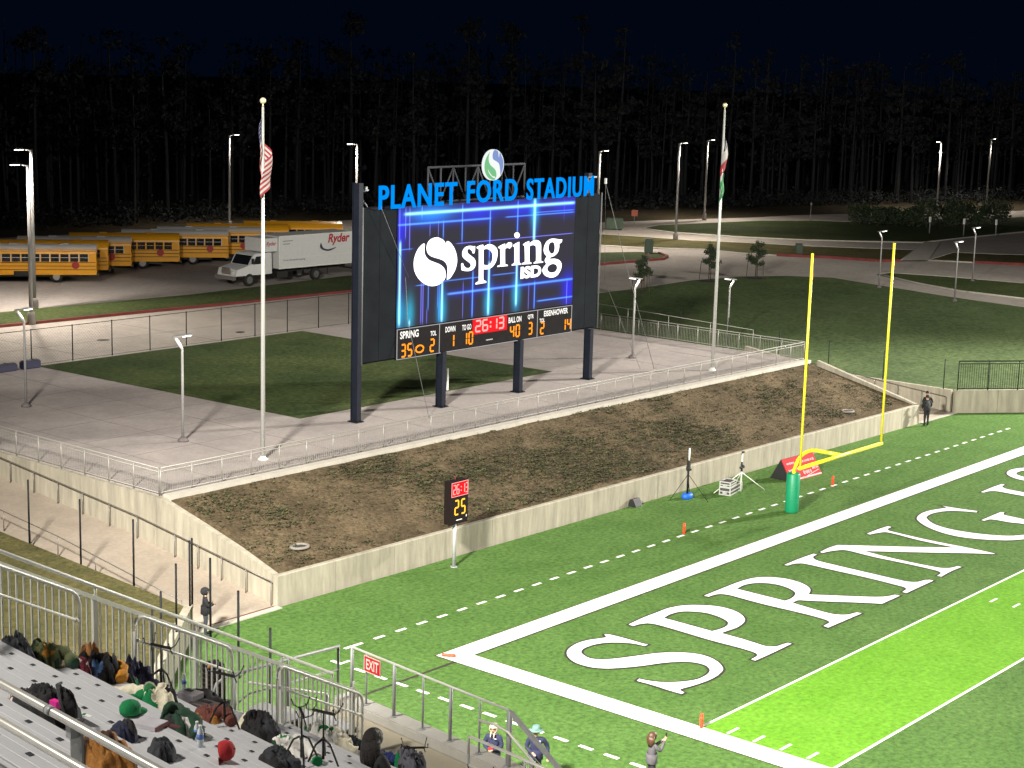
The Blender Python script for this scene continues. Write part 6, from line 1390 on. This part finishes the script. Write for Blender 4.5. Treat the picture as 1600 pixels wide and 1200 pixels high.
def long_hair(b, hd, H, mat, length, wd=.07, name='hair_length', seed=1):
    rnd = random.Random(seed); m = MB()
    for i in range(16):
        a = R(190+160*i/15); p0 = hd+Vector((math.cos(a)*.055*H, math.sin(a)*.062*H-.008*H, .02*H)); l = length*rnd.uniform(.8,1.05)
        m.tube([p0, p0+Vector((math.cos(a)*.02*H, -.012*H, -l*.35)), p0+Vector((math.cos(a)*.012*H+rnd.uniform(-.01,.01), -.006*H, -l*.7)), p0+Vector((rnd.uniform(-.015,.015), 0, -l))], [.026*H,.028*H,.022*H,.008*H], 7)
    return m.build(name, mat, b)
def jacket_hem(b, J, H, mat, z=.50, w=.112, dp=.088, name='jacket_hem'):
    m = MB(); prof = [(1.0,.16),(1.04,.08),(1.08,.0),(1.05,-.004)]
    rings = [[m.bm.verts.new(Vector((math.cos(a)*w*k, math.sin(a)*dp*k, z+dz))*H) for a in [q*2*math.pi/20 for q in range(20)]] for k, dz in prof]
    for a, c in zip(rings, rings[1:]):
        for q in range(20): m.bm.faces.new((a[q], a[(q+1) % 20], c[(q+1) % 20], c[q])).smooth = True
    o = m.build(name, mat, b); o.modifiers.new('t','SOLIDIFY').thickness = .012*H; return o
IR = (.64,-.77)       # towards the right of the stand's view
# hooded person by the wall
JK = fab('jkblack', 30,30,34)
pr, b, hd, fw, sx = person('person in a black hooded jacket and grey jeans waiting at the ramp foot', (-5.05,7.80,.03), (.80,-.60), 1.72, JK, fab('jeans', 58,62,72), ov={'elbR':(.125,.04,.645),'wriR':(.05,.155,.66),'elbL':(-.125,.04,.645),'wriL':(-.04,.15,.655)}, bulk=1.12)
cap_shell(b, hd, 1.72, JK, 'hood', low=-.75, grow=1.16); jacket_hem(b, None, 1.72, JK, z=.47)
m = MB(); m.box(hd+Vector((0,.24,-.42)),(.07,.012,.14)); m.build('phone', BLACKP, b)
# two men in dark uniforms at the corner
UB = fab('uniblack', 30,31,36); UN = fab('uninavy', 34,36,58); VG = fab('vestgrey', 62,60,62)
pr, b, hd, fw, sx = person('man in black with grey vest and sleeve patch, back turned, at the wall end', (46.95,7.15,0), (.50,.85), 1.83, UB, UB, ov={'elbL':(-.165,.02,.64),'wriL':(-.105,.10,.56),'elbR':(.165,.02,.64),'wriR':(.10,.10,.56)}, bulk=1.12)
cap_shell(b, hd, 1.83, HAIRD, 'hair', low=-.1); jacket_hem(b, None, 1.83, UB, z=.50)
m = MB(); m.lathe((0,-.012,1.06), [(.165,0),(.178,.14),(.175,.28),(.12,.40)], 16); v_ = m.build('vest', VG, b); v_.scale = (1,.78,1)
m = MB(); m.box((-.245,-.02,1.36),(.02,.07,.08)); m.build('sleeve_patch', WHITE, b)
pr, b, hd, fw, sx = person('man in black jacket and dark cap facing the field beside the grey vest', (47.75,7.55,0), (-.45,-.65), 1.88, UB, UN, ov={'elbL':(-.16,.02,.64),'wriL':(-.06,.13,.62),'elbR':(.16,.02,.64),'wriR':(.06,.13,.60),'kneeR':(.06,.03,.285)}, bulk=1.12)
cap_shell(b, hd, 1.88, HAIRD, 'cap', low=.05, grow=1.03); jacket_hem(b, None, 1.88, UB, z=.49)
m = MB(); m.tube([(hd.x-.05,.05,hd.z-.15),(hd.x,.085,hd.z-.165),(hd.x+.05,.05,hd.z-.15)], .02, 6); m.build('collar', fab('collar', 150,140,120), b)
# field-side pair below the EXIT railing
NJ = fab('navyjacket', 34,36,66); KH = fab('khaki', 70,66,72)
pr, b, hd, fw, sx = person('person in a white knit hat and navy jacket behind the cable railing', (-7.5,-7.32,0), (-.88,-.35), 1.74, NJ, fab('trousers', 44,44,60), ov={'elbL':(-.15,.03,.64),'wriL':(-.03,.14,.615),'elbR':(.15,.03,.64),'wriR':(.03,.13,.60)}, bulk=1.12)
KN = fab('knit', 180,170,152, .1)
cap_shell(b, hd, 1.74, KN, 'knit_hat', low=-.72, grow=1.12); jacket_hem(b, None, 1.74, NJ, z=.46)
m = MB(); m.tube([hd+Vector((-.05,.09,-.08)), hd+Vector((-.05,.15,-.22))], .018, 6); m.tube([hd+Vector((.05,.09,-.08)), hd+Vector((.045,.15,-.2))], .018, 6); m.build('hat_tassel', KN, b)
m = MB(); m.box((0,.255,1.10),(.14,.05,.09)); bmesh.ops.bevel(m.bm, geom=m.bm.edges[:], offset=.015, segments=2, affect='EDGES'); m.build('red_glove', CRED, b)
m = MB(); m.box((-.09,.148,1.36),(.07,.012,.03)); m.build('chest_badge', fab('badge', 190,190,210), b)
pr, b, hd, fw, sx = person('person in a teal brimmed hat and navy jacket by the stair cables', (-6.84,-8.28,0), (-.80,-.62), 1.76, NJ, KH, ov={'elbL':(-.185,-.05,.65),'wriL':(-.195,.03,.51),'elbR':(.145,.02,.64),'wriR':(.05,.13,.60)}, bulk=1.14)
TE = fab('teal', 96,128,122, .15)
m = MB(); m.lathe(hd+Vector((0,-.008,.035)), [(.19,-.02),(.185,.0),(.115,.012),(.112,.07),(.095,.12),(.04,.135)], 20); m.build('brimmed_hat', TE, b)
jacket_hem(b, None, 1.76, NJ, z=.46); cap_shell(b, hd, 1.76, HAIRD, 'hair', low=-.3, grow=.98)
m = MB(); m.box((-.08,.152,1.37),(.10,.012,.04)); m.build('chest_badge', fab('badge', 190,190,210), b)
# woman photographing
GJ = fab('greyjacket', 88,84,90)
pr, b, hd, fw, sx = person('woman in a grey jacket holding up a phone to photograph the field', (-4.78,-10.72,0), (.86,-.48), 1.66, GJ, fab('slacks', 42,40,46), ov={'elbR':(.115,.10,.70),'wriR':(.04,.205,.835),'elbL':(-.110,.10,.70),'wriL':(-.02,.20,.825)}, bulk=1.12)
cap_shell(b, hd, 1.66, HAIRB, 'hair', low=-.45, grow=1.04); long_hair(b, hd, 1.66, HAIRB, .30, seed=4); jacket_hem(b, None, 1.66, GJ, z=.47)
m = MB(); m.box(hd+Vector((.01,.40,-.01)),(.075,.012,.15)); m.build('phone', BLACKP, b)
m = MB(); m.ball((-.13,-.02,.80), (.075,.06,.075), 10, 6); m.build('yellow_pouch', fab('yellow', 236,178,24), b)
# seated person at the bottom edge
SJ = fab('seatjacket', 46,44,46)
o7 = ST(14.0,16.65,rowz(7)-.02)
pr, b, hd, fw, sx = person('person with long black hair seated low on the rows, seen from behind', (o7.x,o7.y,o7.z-.47*1.7+.0), (NV.x,NV.y), 1.70, SJ, fab('seatpants', 36,36,40),
   ov={'pelvis':(0,0,.53),'hipL':(-.055,.03,.515),'hipR':(.055,.03,.515),'kneeL':(-.07,.26,.50),'kneeR':(.07,.26,.50),'ankL':(-.07,.28,.26),'ankR':(.07,.28,.26),'toeL':(-.075,.37,.235),'toeR':(.075,.37,.235),'elbL':(-.15,.04,.64),'wriL':(-.06,.19,.60),'elbR':(.15,.04,.64),'wriR':(.06,.19,.60)}, bulk=1.15)
cap_shell(b, hd, 1.70, HAIRD, 'hair', low=-.6, grow=1.10); long_hair(b, hd, 1.70, HAIRD, .46, seed=9)
m = MB(); rnd = random.Random(6)
for i in range(11):
    a = R(185+170*i/10); m.box(hd+Vector((math.cos(a)*.115, math.sin(a)*.12-.03, -.17-.03*math.sin(i*1.7))),(.035,.03,.022), rz=a)
m.build('white_beads', WHITE, b)
m = MB(); m.tube([(hd.x-.10,-.08,hd.z-.15),(hd.x-.08,.08,hd.z-.19),(hd.x+.08,.08,hd.z-.19),(hd.x+.10,-.08,hd.z-.15)], .035, 8); m.build('hood_fold', SJ, b)
bpy.context.view_layer.update()
